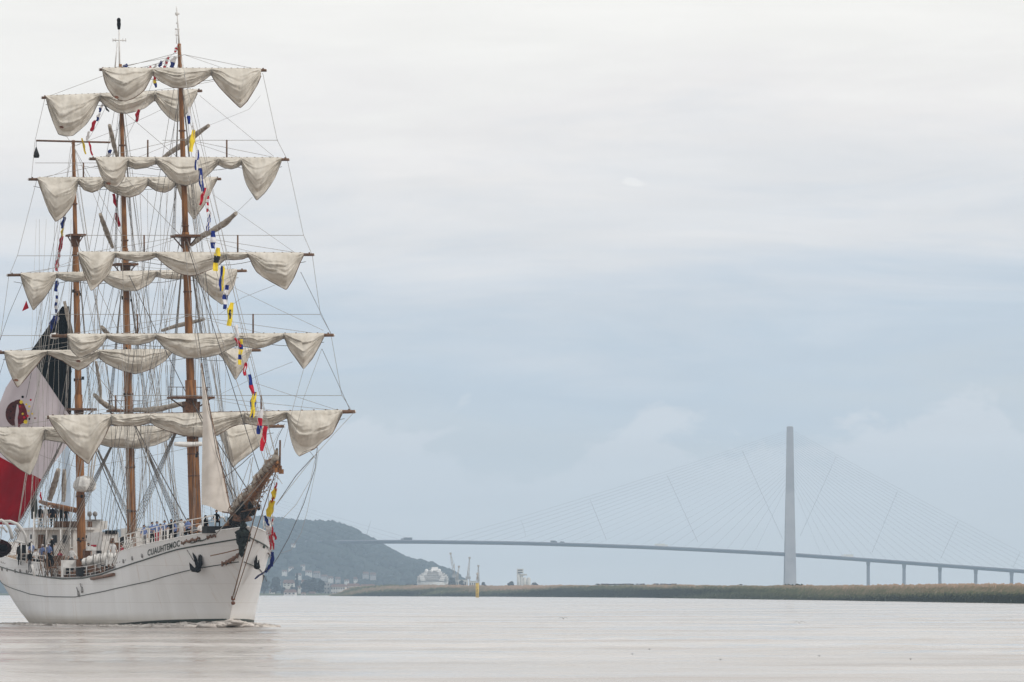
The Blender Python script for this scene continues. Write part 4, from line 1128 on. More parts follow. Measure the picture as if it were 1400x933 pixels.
Y['f1'] = yard('foremast uppermost yard', FORE, UF, 95, 136, 95.5, 364, 96.5, [(140, 97), (143, 112), (147, 121), (155, 132), (163, 137), (171, 138.5), (182, 135), (191, 129), (198, 123), (209, 102), (213, 106), (220, 112), (235, 119.5), (248, 121), (265, 118.5), (280, 109), (289, 102), (293, 110), (300, 119.5), (310, 130), (319, 139), (328.5, 148), (338, 139), (346, 126), (353, 114), (357, 104)], 1)
Y['f2'] = yard('foremast second yard from the top', FORE, UF, 217, 122, 217.5, 395, 218.5, [(131, 219), (134, 228), (137, 238), (143, 248), (152, 255), (160, 256), (166, 250), (170, 242), (174, 227), (185, 231.5), (200, 229.5), (214, 224), (222, 233), (233, 246), (244, 252), (255, 254), (268, 250), (280, 243), (290, 234), (298, 225), (305, 229), (316, 231.5), (325, 229), (331, 224), (332.5, 238), (336, 250), (341, 259), (351, 274.5), (362, 264), (370, 253), (376, 243), (381, 231), (385, 220.5)], 2, man=(222, 380, 192, (202, 310)))
Y['f3'] = yard('foremast middle yard', FORE, UF, 347, 107, 347, 429, 348.5, [(107.5, 349), (110, 360), (114, 372), (119, 385), (124.6, 398), (132, 392), (139, 386), (150, 373), (157, 351), (171, 355.5), (188, 357.5), (204, 355.5), (214, 351), (221, 358), (228, 364), (237, 370), (247, 375), (260, 377), (270, 376), (282, 371), (295, 366), (308, 355), (320, 355.5), (332, 354.5), (340, 351), (345, 362), (351, 372), (360, 379), (370, 385), (381, 391), (391.5, 396.5), (397, 388), (402, 380), (407, 368), (411, 358), (415, 350)], 3, man=(111, 415, 322, (197, 325)))
Y['f4'] = yard('foremast fourth yard from the top', FORE, UF, 458, 70, 459.5, 456, 458.5, [(92, 461), (94, 472), (98, 480), (104, 486), (110, 490), (121, 485), (133, 478), (140, 471), (146, 462), (155, 467), (166, 470), (188, 472), (204, 468.5), (214, 463), (222, 473), (230, 479), (240, 485), (252, 489.5), (268, 490), (285, 488), (298, 485), (310, 479), (322, 473), (335, 474), (349, 477), (360, 475), (370, 471.5), (380, 467), (389, 462), (392, 471), (397, 480), (406, 492), (415, 505), (421, 498), (427, 491), (432, 482), (437, 473), (443, 461)], 4, man=(70, 438, 430, (188, 346)), rad=.17)
Y['f5'] = yard('foremast lowest yard, the largest', FORE, UF, 564, 64, 571, 485, 563, [(67, 572), (72, 582), (80, 593), (90, 606), (99, 617), (110, 626), (120.6, 635), (126, 626), (131, 617), (138, 606), (145, 594), (151, 580), (158, 582), (175, 582.5), (190, 582), (206, 578), (215, 584), (228, 589), (240, 593), (250, 596), (274, 598), (298, 595), (306, 590), (316, 584), (325, 581), (334, 578.5), (345, 581), (355, 582.6), (366, 582), (376, 580), (388, 574), (393, 571), (394.5, 582), (396.5, 594), (400, 608), (404, 618), (409, 624), (419, 619), (430, 614), (436, 608), (442, 602), (449, 598), (455, 592), (461, 580), (468, 566)], 5, man=(150, 467, 541, (158, 357)), rad=.19)
Y['m1'] = yard('mainmast uppermost yard', MAIN, UM, 132, 57, 134, 276, 124.5, [(63, 135), (66, 148), (70, 160), (75, 173), (80, 184), (90, 186.5), (100, 185.5), (109, 178), (118, 170), (127, 157), (136, 137), (143, 144), (151, 149), (160, 154), (172, 155.5), (184, 153), (198, 148), (212, 137), (220, 149), (230, 160), (236, 164), (243, 167), (250, 161), (258, 152), (264, 140), (270, 128)], 6, tint='canvas')
Y['m2'] = yard('mainmast second yard from the top', MAIN, UM, 244, 39, 245.5, 302, 245, [(51, 244), (54, 254), (58, 265), (62, 277), (67, 289), (76, 303.5), (86, 297), (93, 289), (99, 281), (103, 267), (107, 250), (115, 260), (126, 263.5), (135, 260), (142, 254), (150, 261), (161, 266), (170, 269), (178, 270), (190, 266), (196, 261), (202, 253), (213, 261), (225, 263.5), (234, 260), (241, 252), (245, 264), (250, 278), (258, 290), (265.5, 301), (271, 292), (278, 283), (285, 271), (290, 259), (297, 246)], 7, man=(48, 150, 223, (114, )), tint='canvas')
Y['m3'] = yard('mainmast middle yard', MAIN, UM, 373, 10, 376.5, 337, 370.5, [(28, 377), (30, 386), (34, 397), (39, 411), (45.5, 425), (52, 417), (59, 410), (66, 400), (72, 391), (77, 379), (88, 384), (102, 385.5), (115, 384), (128, 382), (140, 382), (146, 387), (154, 392), (171, 398), (188, 397.5), (204, 389), (209, 384), (213, 378), (225, 381), (240, 382), (255, 381), (262, 377), (268, 382), (276, 393), (283, 400), (290, 407), (297, 412), (304, 417), (312, 404), (320, 391), (324, 374)], 8, man=(24, 110, 350, ()), tint='canvas')
Y['m4'] = yard('mainmast fourth yard from the top', MAIN, UM, 480, -6, 482.5, 356, 479, [(6, 483), (8, 493), (11, 504), (17, 518), (24, 530.5), (30, 524), (36, 517), (43, 508), (51, 499), (57, 491), (64, 484), (75, 489), (85, 493), (96, 501), (107, 507), (118, 502), (126, 495), (135, 489), (145, 497), (155, 502), (170, 508), (185, 511.5), (198, 508), (209, 504), (225, 494), (236, 482), (250, 486), (270, 489), (290, 486), (298, 483), (303, 488), (310, 498), (316, 509), (322, 520), (327, 512), (333, 504), (338, 493), (344, 480)], 9, man=(1, 70, 459, ()), tint='canvas', rad=.16)
Y['m5'] = yard('mainmast lowest yard', MAIN, UM, 586, -30, 588, 388, 583, [(-22, 589), (-16, 600), (-8, 610), (0, 618), (8, 626), (16, 633), (28, 642), (41.5, 650), (46, 640), (51, 628), (55, 615), (59.5, 601), (72, 603), (85, 605), (98, 610), (115, 611), (135, 607), (148, 611), (161, 612), (188, 613.5), (212, 609), (230, 601.5), (236, 594), (250, 592), (275, 592), (300, 592), (304, 602), (309, 618), (313, 629), (318, 640), (326, 632), (335, 625.5), (345, 618), (355, 610), (360, 600), (366, 587)], 10, tint='canvas', rad=.17)
for k, x, y in (('f2', 148, 251), ('f1', 159, 141 - 8), ('m1', 84, 174), ('m3', 46, 408), ('m4', 22, 520), ('m4', 107, 494), ('m5', 36, 617)):
    g = MB(); c = L(x, y, Y[k][3] - .9); g.add([c + Vector((-.02, v * .2, z * .09)) for v, z in ((-1, -.6), (-.4, -1.2), (.5, -.9), (1, .2), (.3, 1.1), (-.6, .8))], [(0, 1, 2, 3, 4, 5)]); g.build('leather_patch', M['rust'], Y[k][0])
# spar across the mizzen masthead with its black cone daymark
g = MB(); u_ = mpt(MIZ(194), 194, UZ).x - .3; g.tube([L(49.5, 192.5, u_), L(151, 195, u_)], .085, 6); ms_ = g.build('masthead_spar', M['spar'], SHIP)
g = MB(); g.tube([L(49.5, 201, u_), L(49.8, 213, u_), L(49.8, 216, u_)], [.03, .26, .2], 10); g.tube([L(49.5, 193, u_), L(49.5, 201, u_)], .02, 3); g.build('daymark_cone', M['dark'], ms_)

# clewed and brailed fore-and-aft canvas between the masts (long pale rolls)
def roll(pts, u0, u1, rad, name='furled_staysail', m_='canvas_grey', label=None, n=8, lump=.25):
    P = []; m = len(pts)
    fine = []
    for i in range(m - 1):
        for k in range(4):
            t = k / 4; fine.append((pts[i][0] + (pts[i + 1][0] - pts[i][0]) * t, pts[i][1] + (pts[i + 1][1] - pts[i][1]) * t))
    fine.append(pts[-1]); q = len(fine) - 1
    r = []
    for i, (x, y) in enumerate(fine):
        P.append(L(x, y, u0 + (u1 - u0) * i / q)); r.append(rad * (1 + lump * noise.noise(Vector((i * .9, rad * 10, u0)))) * (.55 + .45 * math.sin(math.pi * (i + 1) / (q + 2))))
    g = MB(); g.tube(P, r, n); return g.build(name, M[m_], SHIP, label=label)
roll([(285, 172), (268, 184), (250, 198), (237, 206), (224, 215)], 18, 30, .22)
roll([(149.5, 171), (153, 186), (156, 199), (160, 214)], 36, 38, .19)
roll([(322.5, 292), (308, 305), (292, 315), (276, 323), (262, 335)], 18, 26, .24)
roll([(137, 293), (142, 307), (147, 321), (154, 338)], 36, 40, .20)
roll([(139, 447), (144, 453), (150, 459)], 36, 40, .17)
roll([(279, 437), (262, 441), (240, 446), (222, 452)], 20, 30, .17)
roll([(129, 540), (138, 549), (148, 556), (158, 561), (166, 562)], 38, 42, .22)
roll([(257, 551), (240, 554), (220, 559), (200, 561), (184, 560)], 17, 30, .22)
roll([(88, 412), (92, 430), (96, 448), (99, 458)], 57, 57, .17)
roll([(131, 494), (134, 512), (137, 530), (138, 552)], 50, 52, .14)
roll([(80, 642), (76, 657), (72, 670), (68, 684)], 60, 62, .26, 'brailed_sail')
roll([(88, 642), (87.5, 657), (87.5, 670), (87, 686)], 60, 61, .2, 'brailed_sail')
roll([(61, 470), (59, 490), (57, 515), (54, 540), (51, 556), (47, 570), (44, 580)], 62, 62, .26, 'gaff_spar', 'canvas_grey')
roll([(48, 662), (45, 680), (47, 695), (46, 710)], 62, 62, .3, 'furled_flag', 'green')
roll([(238, 607), (255, 608), (276, 607)], 10.6, 10.6, .2, 'fore_lower_roll', 'white') 
# cream bundle lashed round the mizzen
g = MB(); c = L(114, 664, UZ - .7)
P = []
for i in range(15):
    z = (1 - i / 14 * 2); th = math.acos(z) if abs(z) < 1 else (0 if z > 0 else math.pi); row = []
    for j in range(28):
        ph = 2 * math.pi * j / 28; k = 1 + .10 * math.sin(ph * 9) * math.sin(th) + .08 * noise.noise(Vector((ph * 1.4, z * 3, 0)))
        rz = .8 if z > 0 else .55
        row.append(Vector((c.x + math.sin(th) ** .6 * .8 * k * math.cos(ph), c.y - .12 + (.78 + .08 * (1 - z)) * math.sin(th) ** .6 * k * math.sin(ph), c.z + rz * z)))
    P.append(row)
g.grid(P, close=True); g.build('brailed_sail', M['cover'], SHIP, label='cream canvas bundle lashed around the mizzenmast')
for x0_, x1_ in ((119, 124), (121, 129), (124, 133)):
    roll([(x0_, 672), ((x0_ + x1_) / 2, 640), (x1_, 612)], UZ - 1, UZ - 2, .07, 'brailed_sail', 'cover', n=5)
# spanker boom
g = MB(); g.tube([L(55, 686, 63), L(66, 690, 61), L(80, 693, 59), L(104, 698, 57)], [.15, .2, .22, .22], 8); g.build('spanker_boom', M['wood'], SHIP)
g = MB(); g.tube([L(96, 459.5, 55), L(70, 459.8, 55)], .14, 8); g.build('gaff_yard', M['spar'], SHIP)
g = MB(); g.tube([L(82, 459.6, 54.9), L(76, 459.6, 54.9), L(69.5, 459.6, 54.9)], [.1, .26, .2], 8); g.build('block', M['white'], SHIP)

# narrow hoisted staysail forward of the foremast
def jib():
    lft = [(275, 497), (276.5, 540), (277, 580), (276.5, 620), (275.5, 660), (275.5, 690)]
    rgt = [(275.5, 497), (283, 540), (291, 580), (299.5, 620), (307.5, 660), (316, 699)]
    bot = [(275.5, 690), (283, 691.5), (290, 694), (298, 699), (306, 702), (316, 700)]
    rows = []
    for i in range(31):
        t = i / 30; q = t * 5; a = int(min(4, q)); f = q - a
        l = (lft[a][0] + (lft[a + 1][0] - lft[a][0]) * f, lft[a][1] + (lft[a + 1][1] - lft[a][1]) * f)
        r = (rgt[a][0] + (rgt[a + 1][0] - rgt[a][0]) * f, rgt[a][1] + (rgt[a + 1][1] - rgt[a][1]) * f)
        row = []
        for j in range(13):
            s = j / 12; x = l[0] + (r[0] - l[0]) * s; y = l[1] + (r[1] - l[1]) * s
            if t > .8: 
                g_ = (t - .8) / .2; y += g_ * (interp([(b[0], b[1]) for b in bot], x) - (690 + (x - 275.5) / 40 * 9))
            bel = .5 * math.sin(math.pi * s) * min(1, t * 1.5) + .05 * math.sin(s * 11 + t * 5) * t + .05 * noise.noise(Vector((s * 3, t * 9, 2)))
            row.append(L(x, y, 7.0 - 7.5 * t - 1.5 * s * t - bel))
        rows.append(row)
    g = MB(); g.grid(rows); o = g.build('staysail', M['jib'], SHIP, label='narrow cream staysail hoisted ahead of the foremast')
    g = MB(); g.tube([r[-1] for r in rows], .05, 4); 
    for i in range(2, 31, 3): g.box(rows[i][-1], (.1, .12, .14))
    g.build('luff_rope', M['rope_brown'], o)
jib()

# ------------------------------------------------------------------ BOWSPRIT
BS0 = L(319, 712, -3.0); BS1 = L(380.5, 632, -17.5)
def bsp(t, up=0.0, side=0.0):
    p = BS0.lerp(BS1, t); p.z += up; p.y += side; return p
g = MB(); g.tube([bsp(-.12), bsp(0), bsp(.4), bsp(.75), bsp(1.0)], [.34, .33, .28, .2, .12], 12); bsprit = g.build('bowsprit', M['wood'], SHIP)
for t in (.3, .55, .62, .85, .97):
    g = MB(); a = bsp(t - .008); b = bsp(t + .008); g.tube([a, b], .34 - .16 * t, 10); g.build('mast_band', M['brown'], bsprit)
def furled(t0, t1, rad, side, peak, seed, m_='canvas_grey'):
    g = MB(); P = []; n = 34; rr = random.Random(seed)
    for i in range(n + 1):
        t = t0 + (t1 - t0) * i / n; f = i / n
        r = rad * (math.sin(math.pi * min(1, f * .94 + .05)) ** .45) * (1 + .55 * noise.noise(Vector((f * 7, seed, 0))) + .25 * noise.noise(Vector((f * 19, seed, 4))))
        c = bsp(t, .18 + r * .7 + (peak * max(0, (f - .86) / .14) ** 1.5), side)
        ax = (BS1 - BS0).normalized(); sd = Vector((0, 1, 0)); up = ax.cross(sd).normalized()
        row = []
        for j in range(18):
            ph = 2 * math.pi * j / 18; k = 1 + .5 * noise.noise(Vector((math.cos(ph) * 2, math.sin(ph) * 2 + seed, f * 6))) + .3 * noise.noise(Vector((math.cos(ph) * 4, math.sin(ph) * 4 + seed, f * 15)))
            row.append(c + sd * math.cos(ph) * r * k + up * math.sin(ph) * r * k * .9)
        P.append(row)
    g.grid(P, close=True); o = g.build('furled_jib', M[m_], bsprit)
    for q in range(5):
        g = MB(); t = t0 + (t1 - t0) * (q + .5 + .25 * math.sin(q * 7 + seed)) / 5; rr_ = rad * 1.12; c = bsp(t, .18 + rad * .7, side)
        g.tube([c + Vector((.25 * math.cos(a + q), rr_ * math.cos(a), rr_ * math.sin(a) * .95)) for a in [k * .5236 for k in range(13)]], .03, 3, cap=False)
        g.build('gasket', M['rope_brown'], o)
    return o
furled(.04, .40, .36, .18, .3, 3); furled(.34, .72, .40, -.05, .4, 5); furled(.60, .985, .36, .05, .75, 8); furled(.15, .5, .28, -.45, .2, 13)
for (x, y, x2, y2, u) in ((355, 652, 356.5, 664, -12), (337, 685, 339, 696, -6), (330, 692, 333, 703, -5), (313, 697, 318, 704, -2), (376, 616, 374, 630, -17), (343, 678, 346, 690, -8)):
    g = MB(); g.tube([L(x, y, u), L((x + x2) / 2 + 1.5, (y + y2) / 2, u), L(x2 + 3, y2, u)], [.03, .16, .32], 6); g.build('canvas_corner', M['canvas_grey'], bsprit)
for (x, y, x2, y2) in ((334, 673.5, 350, 674), (304, 700, 322, 703), (330, 700, 356, 694)):
    g = MB(); g.tube([L(x, y, -8), L(x2, y2, -9)], .05, 5); g.build('whisker_spar', M['spar'], bsprit)
rg = random.Random(21); g = MB()
for k in range(60):
    t = rg.uniform(.05, .95); a = bsp(t, rg.uniform(-.5, .6), rg.uniform(-.5, .5)); b = a + Vector((rg.uniform(-.9, .9), rg.uniform(-.5, .5), rg.uniform(-.8, .2)))
    g.tube([a, b], rg.uniform(.02, .05), 4)
tag(g.build('lashing', M['rope_brown'], bsprit), kind='stuff')
g = MB()
for k in range(34):
    t = rg.uniform(.0, .45); a = bsp(t, rg.uniform(-.9, -.1), rg.uniform(-.7, .6)); g.blob(a, (.22, .2, .2), nu=6, nv=5, jit=.9, seed=k)
tag(g.build('rigging_gear', M['dark'], bsprit), kind='stuff')
# ------------------------------------------------------------------ STANDING AND RUNNING RIGGING
def rope(name, pts, m_='rope', r=.026, parent=None, sag=0.0):
    g = MB(); P = [Vector(p) for p in pts]
    if len(P) == 2:
        n = 8 if sag else 2
        Q = [P[0].lerp(P[1], i / n) for i in range(n + 1)]
        if sag:
            for i, q in enumerate(Q): q.z -= sag * math.sin(math.pi * i / n)
        P = Q
    g.tube(P, r * .8, 3, cap=False, smooth=True); return g.build(name, M[m_], parent or SHIP)
def chain_pt(u, side): z = strake(u) + .35; return Vector((u, side * (hb(u, z) + .06), z))
def shrouds(e, u0, fx, y_top, foot, side, n, spread, u_off, ladders=True):
    """foot: 'hull' or (z, halfwidth) ; one rope per shroud, ratlines between"""
    T = mpt(fx(y_top), y_top, u0); ends = []
    for k in range(n):
        u = u0 + u_off + spread * k
        if foot == 'hull': B = chain_pt(u, side)
        else: c, hw = foot; B = Vector((c.x + .2 + (k - (n - 1) / 2) * .45, c.y + side * hw, c.z + .1))
        A = T + Vector((0, side * .12, 0)); ends.append((A, B))
        rope('shroud', (A, B), 'rope_dark' if k % 2 else 'rope', .032, e)
    if ladders:
        g = MB(); H = ends[0][0].z - ends[0][1].z; m = int(H / .45)
        for i in range(1, m - 2):
            t = i / m
            g.tube([A.lerp(B, 1 - t) for A, B in ends[:min(n, 4)]], .012, 3, cap=False)
        tag(g.build('ratlines', M['rope_dark'], e), kind='stuff')
for side in (1, -1):
    shrouds(fore, UF, FORE, 548, 'hull', side, 6, .75, .6)
    shrouds(main, UM, MAIN, 566, 'hull', side, 6, .75, .6)
    shrouds(miz, UZ, MIZ, 564, 'hull', side, 5, .75, .6)
    shrouds(fore, UF, FORE, 326, (pf1[0], 1.5), side, 4, 0, 0)
    shrouds(main, UM, MAIN, 366, (pm1[0], 1.45), side, 4, 0, 0)
    shrouds(miz, UZ, MIZ, 326, (pz1[0], 1.0), side, 3, 0, 0)
    shrouds(fore, UF, FORE, 112, (pf2[0], .85), side, 3, 0, 0)
    shrouds(main, UM, MAIN, 150, (pm2[0], .75), side, 3, 0, 0)
    # backstays fan down to the rails
    for e, u0, fx, tops in ((fore, UF, FORE, (330, 300, 215, 120, 75)), (main, UM, MAIN, (370, 330, 240, 150, 105)), (miz, UZ, MIZ, (330, 240, 200))):
        for k, y in enumerate(tops):
            T = mpt(fx(y), y, u0)
            rope('backstay', (T, chain_pt(u0 + 5.6 + 1.1 * k, side)), 'rope_dark' if k % 2 else 'rope', .026, e)
            if k < 4: rope('halyard', (T + Vector((.3, side * .15, 0)), chain_pt(u0 + 1.5 + .8 * k, side * 1) + Vector((0, -side * (.6 + .3 * k), 0))), 'rope_white', .026, e)
# fore-and-aft stays
F_ = lambda y: mpt(FORE(y), y, UF); A_ = lambda y: mpt(MAIN(y), y, UM); Z_ = lambda y: mpt(MIZ(y), y, UZ)
for a, b, m_, r in ((F_(548), bsp(.42), 'rope_dark', .05), (F_(545), bsp(.2), 'rope_dark', .045), (F_(328), bsp(.66), 'rope_dark', .04), (F_(322), bsp(.80), 'rope', .035), (F_(215), bsp(.9), 'rope', .03), (F_(115), bsp(.98), 'rope', .03), (F_(75), bsp(.985), 'rope', .025),
                    (A_(566), F_(735), 'rope_dark', .055), (A_(560), Vector((14, .8, 5.2)), 'rope_dark', .045), (A_(366), F_(552), 'rope_dark', .04), (A_(240), F_(330), 'rope', .03), (A_(150), F_(222), 'rope', .028), (A_(93), F_(72), 'rope', .026), (A_(110), F_(78), 'rope', .02),
                    (Z_(562), A_(735), 'rope_dark', .06), (Z_(480), A_(568), 'rope', .035), (Z_(326), A_(480), 'rope', .03), (Z_(200), A_(330), 'rope', .026), (Z_(200), A_(370), 'rope', .022)):
    rope('stay', (a, b), m_, r)
# bobstays, guys and martingale
tip = hull_pt(315.5, 819, 1, .0); tip.y = 0; tip.x -= .12
for t, r in ((.68, .055), (1.0, .05)): rope('bobstay', (bsp(t, -.1), tip + Vector((0, -.1 if t > .7 else .06, 0))), 'rope_brown', r)
g = MB(); 
for dz in (.15, 0, -.3): g.blob((tip.x - .05, 0, tip.z + dz), (.14, .16, .14), nu=8, nv=6)
g.build('bobstay_shackle', M['rust'], SHIP)
g = MB(); g.tube([(uf(z) - .02, 0, z) for z in [-.8 + .4 * i for i in range(19)]], .05, 5); g.build('stem_bar', M['hull'], HULL)
for side in (1, -1):
    for t in (.55, .8, .97): rope('guy', (bsp(t), Vector((-3.5 - t, side * 1.9, 6.2))), 'rope', .026)
    rope('head_rail', [hull_pt(x, y, -1, .15) for x, y in ((340, 737), (349, 742), (357, 749), (364, 757), (367.5, 765))] if side < 0 else [Vector((-6.5, .5, 5.2)), Vector((-5, 1.4, 4.9)), Vector((-3.5, 2.1, 4.7))], 'rope_brown', .06)
rope('head_rail', [hull_pt(x, y, -1, .12) for x, y in ((331, 768), (341, 775), (352, 782), (359, 788), (362, 795))], 'rope_dark', .045)
for k in range(10):
    t = .15 + .08 * k; rope('net_line', (bsp(t, -.1, .2), bsp(t + .05, -1.3 + .5 * t, -.3)), 'rope_brown', .024)
rope('net_line', [bsp(t, -1.1 + .3 * t, 0) for t in (.1, .3, .5, .7, .92)], 'rope_brown', .03)
rope('dolphin_guy', [L(361, 606, -14), L(371, 640, -16), L(386, 662, -17)], 'rope', .025)
g = MB(); g.tube([L(383, 602, -17.5), L(382.5, 640, -17.5)], .07, 6); g.build('jack_staff', M['spar'], bsprit)
for x, y in ((382, 640), (384.5, 645), (378, 643)):
    g = MB(); g.box(L(x, y, -17.4), (.25, .3, .32)); g.build('block', M['wood'], bsprit)
# leech lines stepping down between the yardarms, lifts, braces
def RL(pts, u0, u1, m_='rope', r=.024, name='running_line', sag=0):
    n = len(pts) - 1; rope(name, [L(x, y, u0 + (u1 - u0) * i / n) for i, (x, y) in enumerate(pts)], m_, r)
uY = {k: v[3] for k, v in Y.items()}
RL([(359, 100), (379, 192), (392, 217)], uY['f1'], uY['f2']); RL([(393, 220), (415, 322), (426, 347)], uY['f2'], uY['f3'])
RL([(427, 350), (438, 430), (453, 457)], uY['f3'], uY['f4']); RL([(453, 461), (467, 540), (481, 562)], uY['f4'], uY['f5'])
RL([(411, 372), (430, 410), (452, 456)], uY['f3'], uY['f4'], 'rope_dark'); RL([(440, 477), (460, 520), (479, 562)], uY['f4'], uY['f5'], 'rope_dark')
RL([(61, 136), (48, 192), (43, 244)], uY['m1'], uY['m2']); RL([(50, 247), (24, 349), (13, 376)], uY['m2'], uY['m3']); RL([(31, 386), (12, 430), (-5, 480)], uY['m3'], uY['m4'], 'rope_dark'); RL([(12, 378), (1, 459), (-4, 482)], uY['m3'], uY['m4'])
RL([(51, 245), (60, 262), (70, 290)], uY['m2'], uY['m2'])
RL([(8, 485), (0, 510), (-12, 560)], uY['m4'], uY['m5'], 'rope_dark')
for a, b, k in ((252, 75, 'f1'), (250, 190, 'f2'), (256, 322, 'f3'), (259, 432, 'f4'), (262, 541, 'f5')):
    yd, A, B, u = Y[k]
    for E in (A, B):
        rope('lift', (L(a, b, u + .4), E.lerp((A + B) / 2, .04)), 'rope', .022)
        rope('lift', (L(a, b, u + .4), E.lerp((A + B) / 2, .45)), 'rope', .018)
for b, k in ((95, 'm1'), (220, 'm2'), (350, 'm3'), (455, 'm4'), (560, 'm5')):
    yd, A, B, u = Y[k]
    for E in (A, B): rope('lift', (L(MAIN(b), b, u + .4), E.lerp((A + B) / 2, .04)), 'rope', .022)
# braces run aft from the fore yards to the mainmast, from the main yards to the mizzen
for k, yy in (('f1', 140), ('f2', 225), ('f3', 355), ('f4', 470), ('f5', 575)):
    yd, A, B, u = Y[k]
    for E in (A, B): rope('brace', (E.lerp((A + B) / 2, .05), mpt(MAIN(yy - 12), yy - 12, UM)), 'rope', .02, sag=.25)
for k, yy in (('m1', 200), ('m2', 225), ('m3', 355), ('m4', 470), ('m5', 640)):
    yd, A, B, u = Y[k]
    for E in (A, B): rope('brace', (E.lerp((A + B) / 2, .05), mpt(MIZ(max(196, yy)), max(196, yy), UZ)), 'rope', .02, sag=.25)
for pts, u0, u1, m_, r in (([(273, 131), (323, 172), (374, 214)], 33, 12, 'rope', .022), ([(292, 267), (345, 305), (402, 345)], 33, 12, 'rope', .022), ([(319, 393), (380, 423), (442, 452)], 33, 12, 'rope', .022), ([(349, 524), (400, 541), (461, 561)], 33, 12, 'rope', .022),
                           ([(356, 131), (340, 150), (285, 172)], 12, 20, 'rope', .014), ([(345, 270), (322, 292)], 12, 18, 'rope', .018), ([(376, 390), (330, 408), (300, 430)], 12, 24, 'rope', .018), ([(400, 495), (355, 513), (300, 540)], 12, 26, 'rope', .018),
                           ([(484, 564), (458, 592), (433, 620), (378, 690)], 11, -14, 'rope', .026), ([(434, 612), (431, 640), (415, 690), (395, 735), (380, 762), (366, 782)], 10, -4, 'rope_dark', .034), ([(433, 618), (425, 655), (405, 690), (384, 712)], 10, -14, 'rope', .022),
                           ([(436, 615), (432, 640), (420, 700), (412, 728), (398, 752), (385, 756)], 10, -3, 'rope', .018), ([(429, 624), (405, 650), (378, 690)], 10, -14, 'rope_dark', .04), ([(424, 618), (432, 628)], 10, 8, 'rope_dark', .02),
                           ([(415, 505), (400, 560), (388, 612)], 11, 8, 'rope', .02), ([(440, 477), (415, 545), (402, 600)], 11, 9, 'rope', .02), ([(409, 624), (415, 618), (434, 612)], 10, 9, 'rope', .03),
                           ([(345, 621), (330, 635), (308, 652)], 12, 3, 'rope_dark', .04), ([(389, 580), (380, 598), (376, 612)], 12, -12, 'rope_dark', .03), ([(361, 606), (362, 640), (366, 662)], 5, -12, 'rope', .02),
                           ([(382, 590), (372, 610), (352, 652)], 10, -8, 'rope', .02), ([(346, 625), (340, 660), (326, 692)], 12, -2, 'rope', .04), ([(343, 627), (332, 660), (321, 694)], 12, -2, 'rope', .03),
                           ([(342, 630), (350, 680), (338, 700)], 12, 0, 'rope', .02), ([(268, 440), (277, 500), (296, 620), (325, 700)], 10, -3, 'rope_dark', .035), ([(252, 330), (262, 430), (284, 560), (322, 690)], 10, -3, 'rope', .03),
                           ([(264, 130), (300, 300), (340, 500), (372, 650)], 10, -16, 'rope', .02), ([(310, 590), (322, 640), (328, 690)], 12, 2, 'rope', .03), ([(300, 590), (312, 640), (320, 690)], 12, 2, 'rope', .03)):
    RL(pts, u0, u1, m_, r)
# small lines: buntlines and sheets dropping from yards to the deck (fine vertical web)
rv = random.Random(33)
for k in range(34):
    x0_ = rv.uniform(128, 236); y0_ = rv.choice((262, 395, 500, 610)); x1_ = x0_ + rv.uniform(-22, 22); RL([(x0_, y0_), ((x0_ + x1_) / 2 + rv.uniform(-2, 2), (y0_ + 735) / 2), (x1_, 740)], rv.uniform(20, 36), rv.uniform(16, 36), rv.choice(('rope', 'rope', 'rope_dark', 'rope_white')), rv.uniform(.018, .028), 'buntline')
for k in range(16):
    x0_ = rv.uniform(30, 98); y0_ = rv.choice((300, 400, 610)); x1_ = x0_ + rv.uniform(-25, 14); RL([(x0_, y0_), (x1_, 745)], rv.uniform(40, 58), rv.uniform(42, 56), rv.choice(('rope', 'rope_white')), rv.uniform(.014, .022), 'buntline')
for k in range(14):
    x0_ = rv.uniform(262, 310); y0_ = rv.choice((380, 490, 600)); x1_ = x0_ + rv.uniform(-12, 14); RL([(x0_, y0_), (x1_, 715)], 13, rv.uniform(4, 13), rv.choice(('rope', 'rope_dark', 'rope_white')), rv.uniform(.018, .026), 'buntline')

# ------------------------------------------------------------------ FORECASTLE RAIL
def open_rail(pts, h, side, name='guard_rail', m_='white', r=.035, mids=2, posts=None):
    g = MB(); P = [Vector(p) for p in pts]
    for k in range(mids + 1):
        zz = h * (k + 1) / (mids + 1); g.tube([p + Vector((0, 0, zz)) for p in P], r * (1 if k == mids else .6), 4)
    o = g.build(name, M[m_], SHIP)
    for p in P:
        g = MB(); g.tube([p, p + Vector((0, 0, h))], r * 1.15, 5); g.build('rail_post', M[m_], o)
pts = []
for side in (1, -1):
    pts = []
    for i in range(13):
        u = -3.5 + i * 1.48; z = topz(min(u, 14.1)); pts.append((u, side * (hb(u, z) - .15), z))
    open_rail(pts, 1.15, side)
g = MB(); 
open_rail([(14.2, v, 5.05) for v in (-4.6, -2.5, 0, 2.5, 4.6)], 1.1, 1)
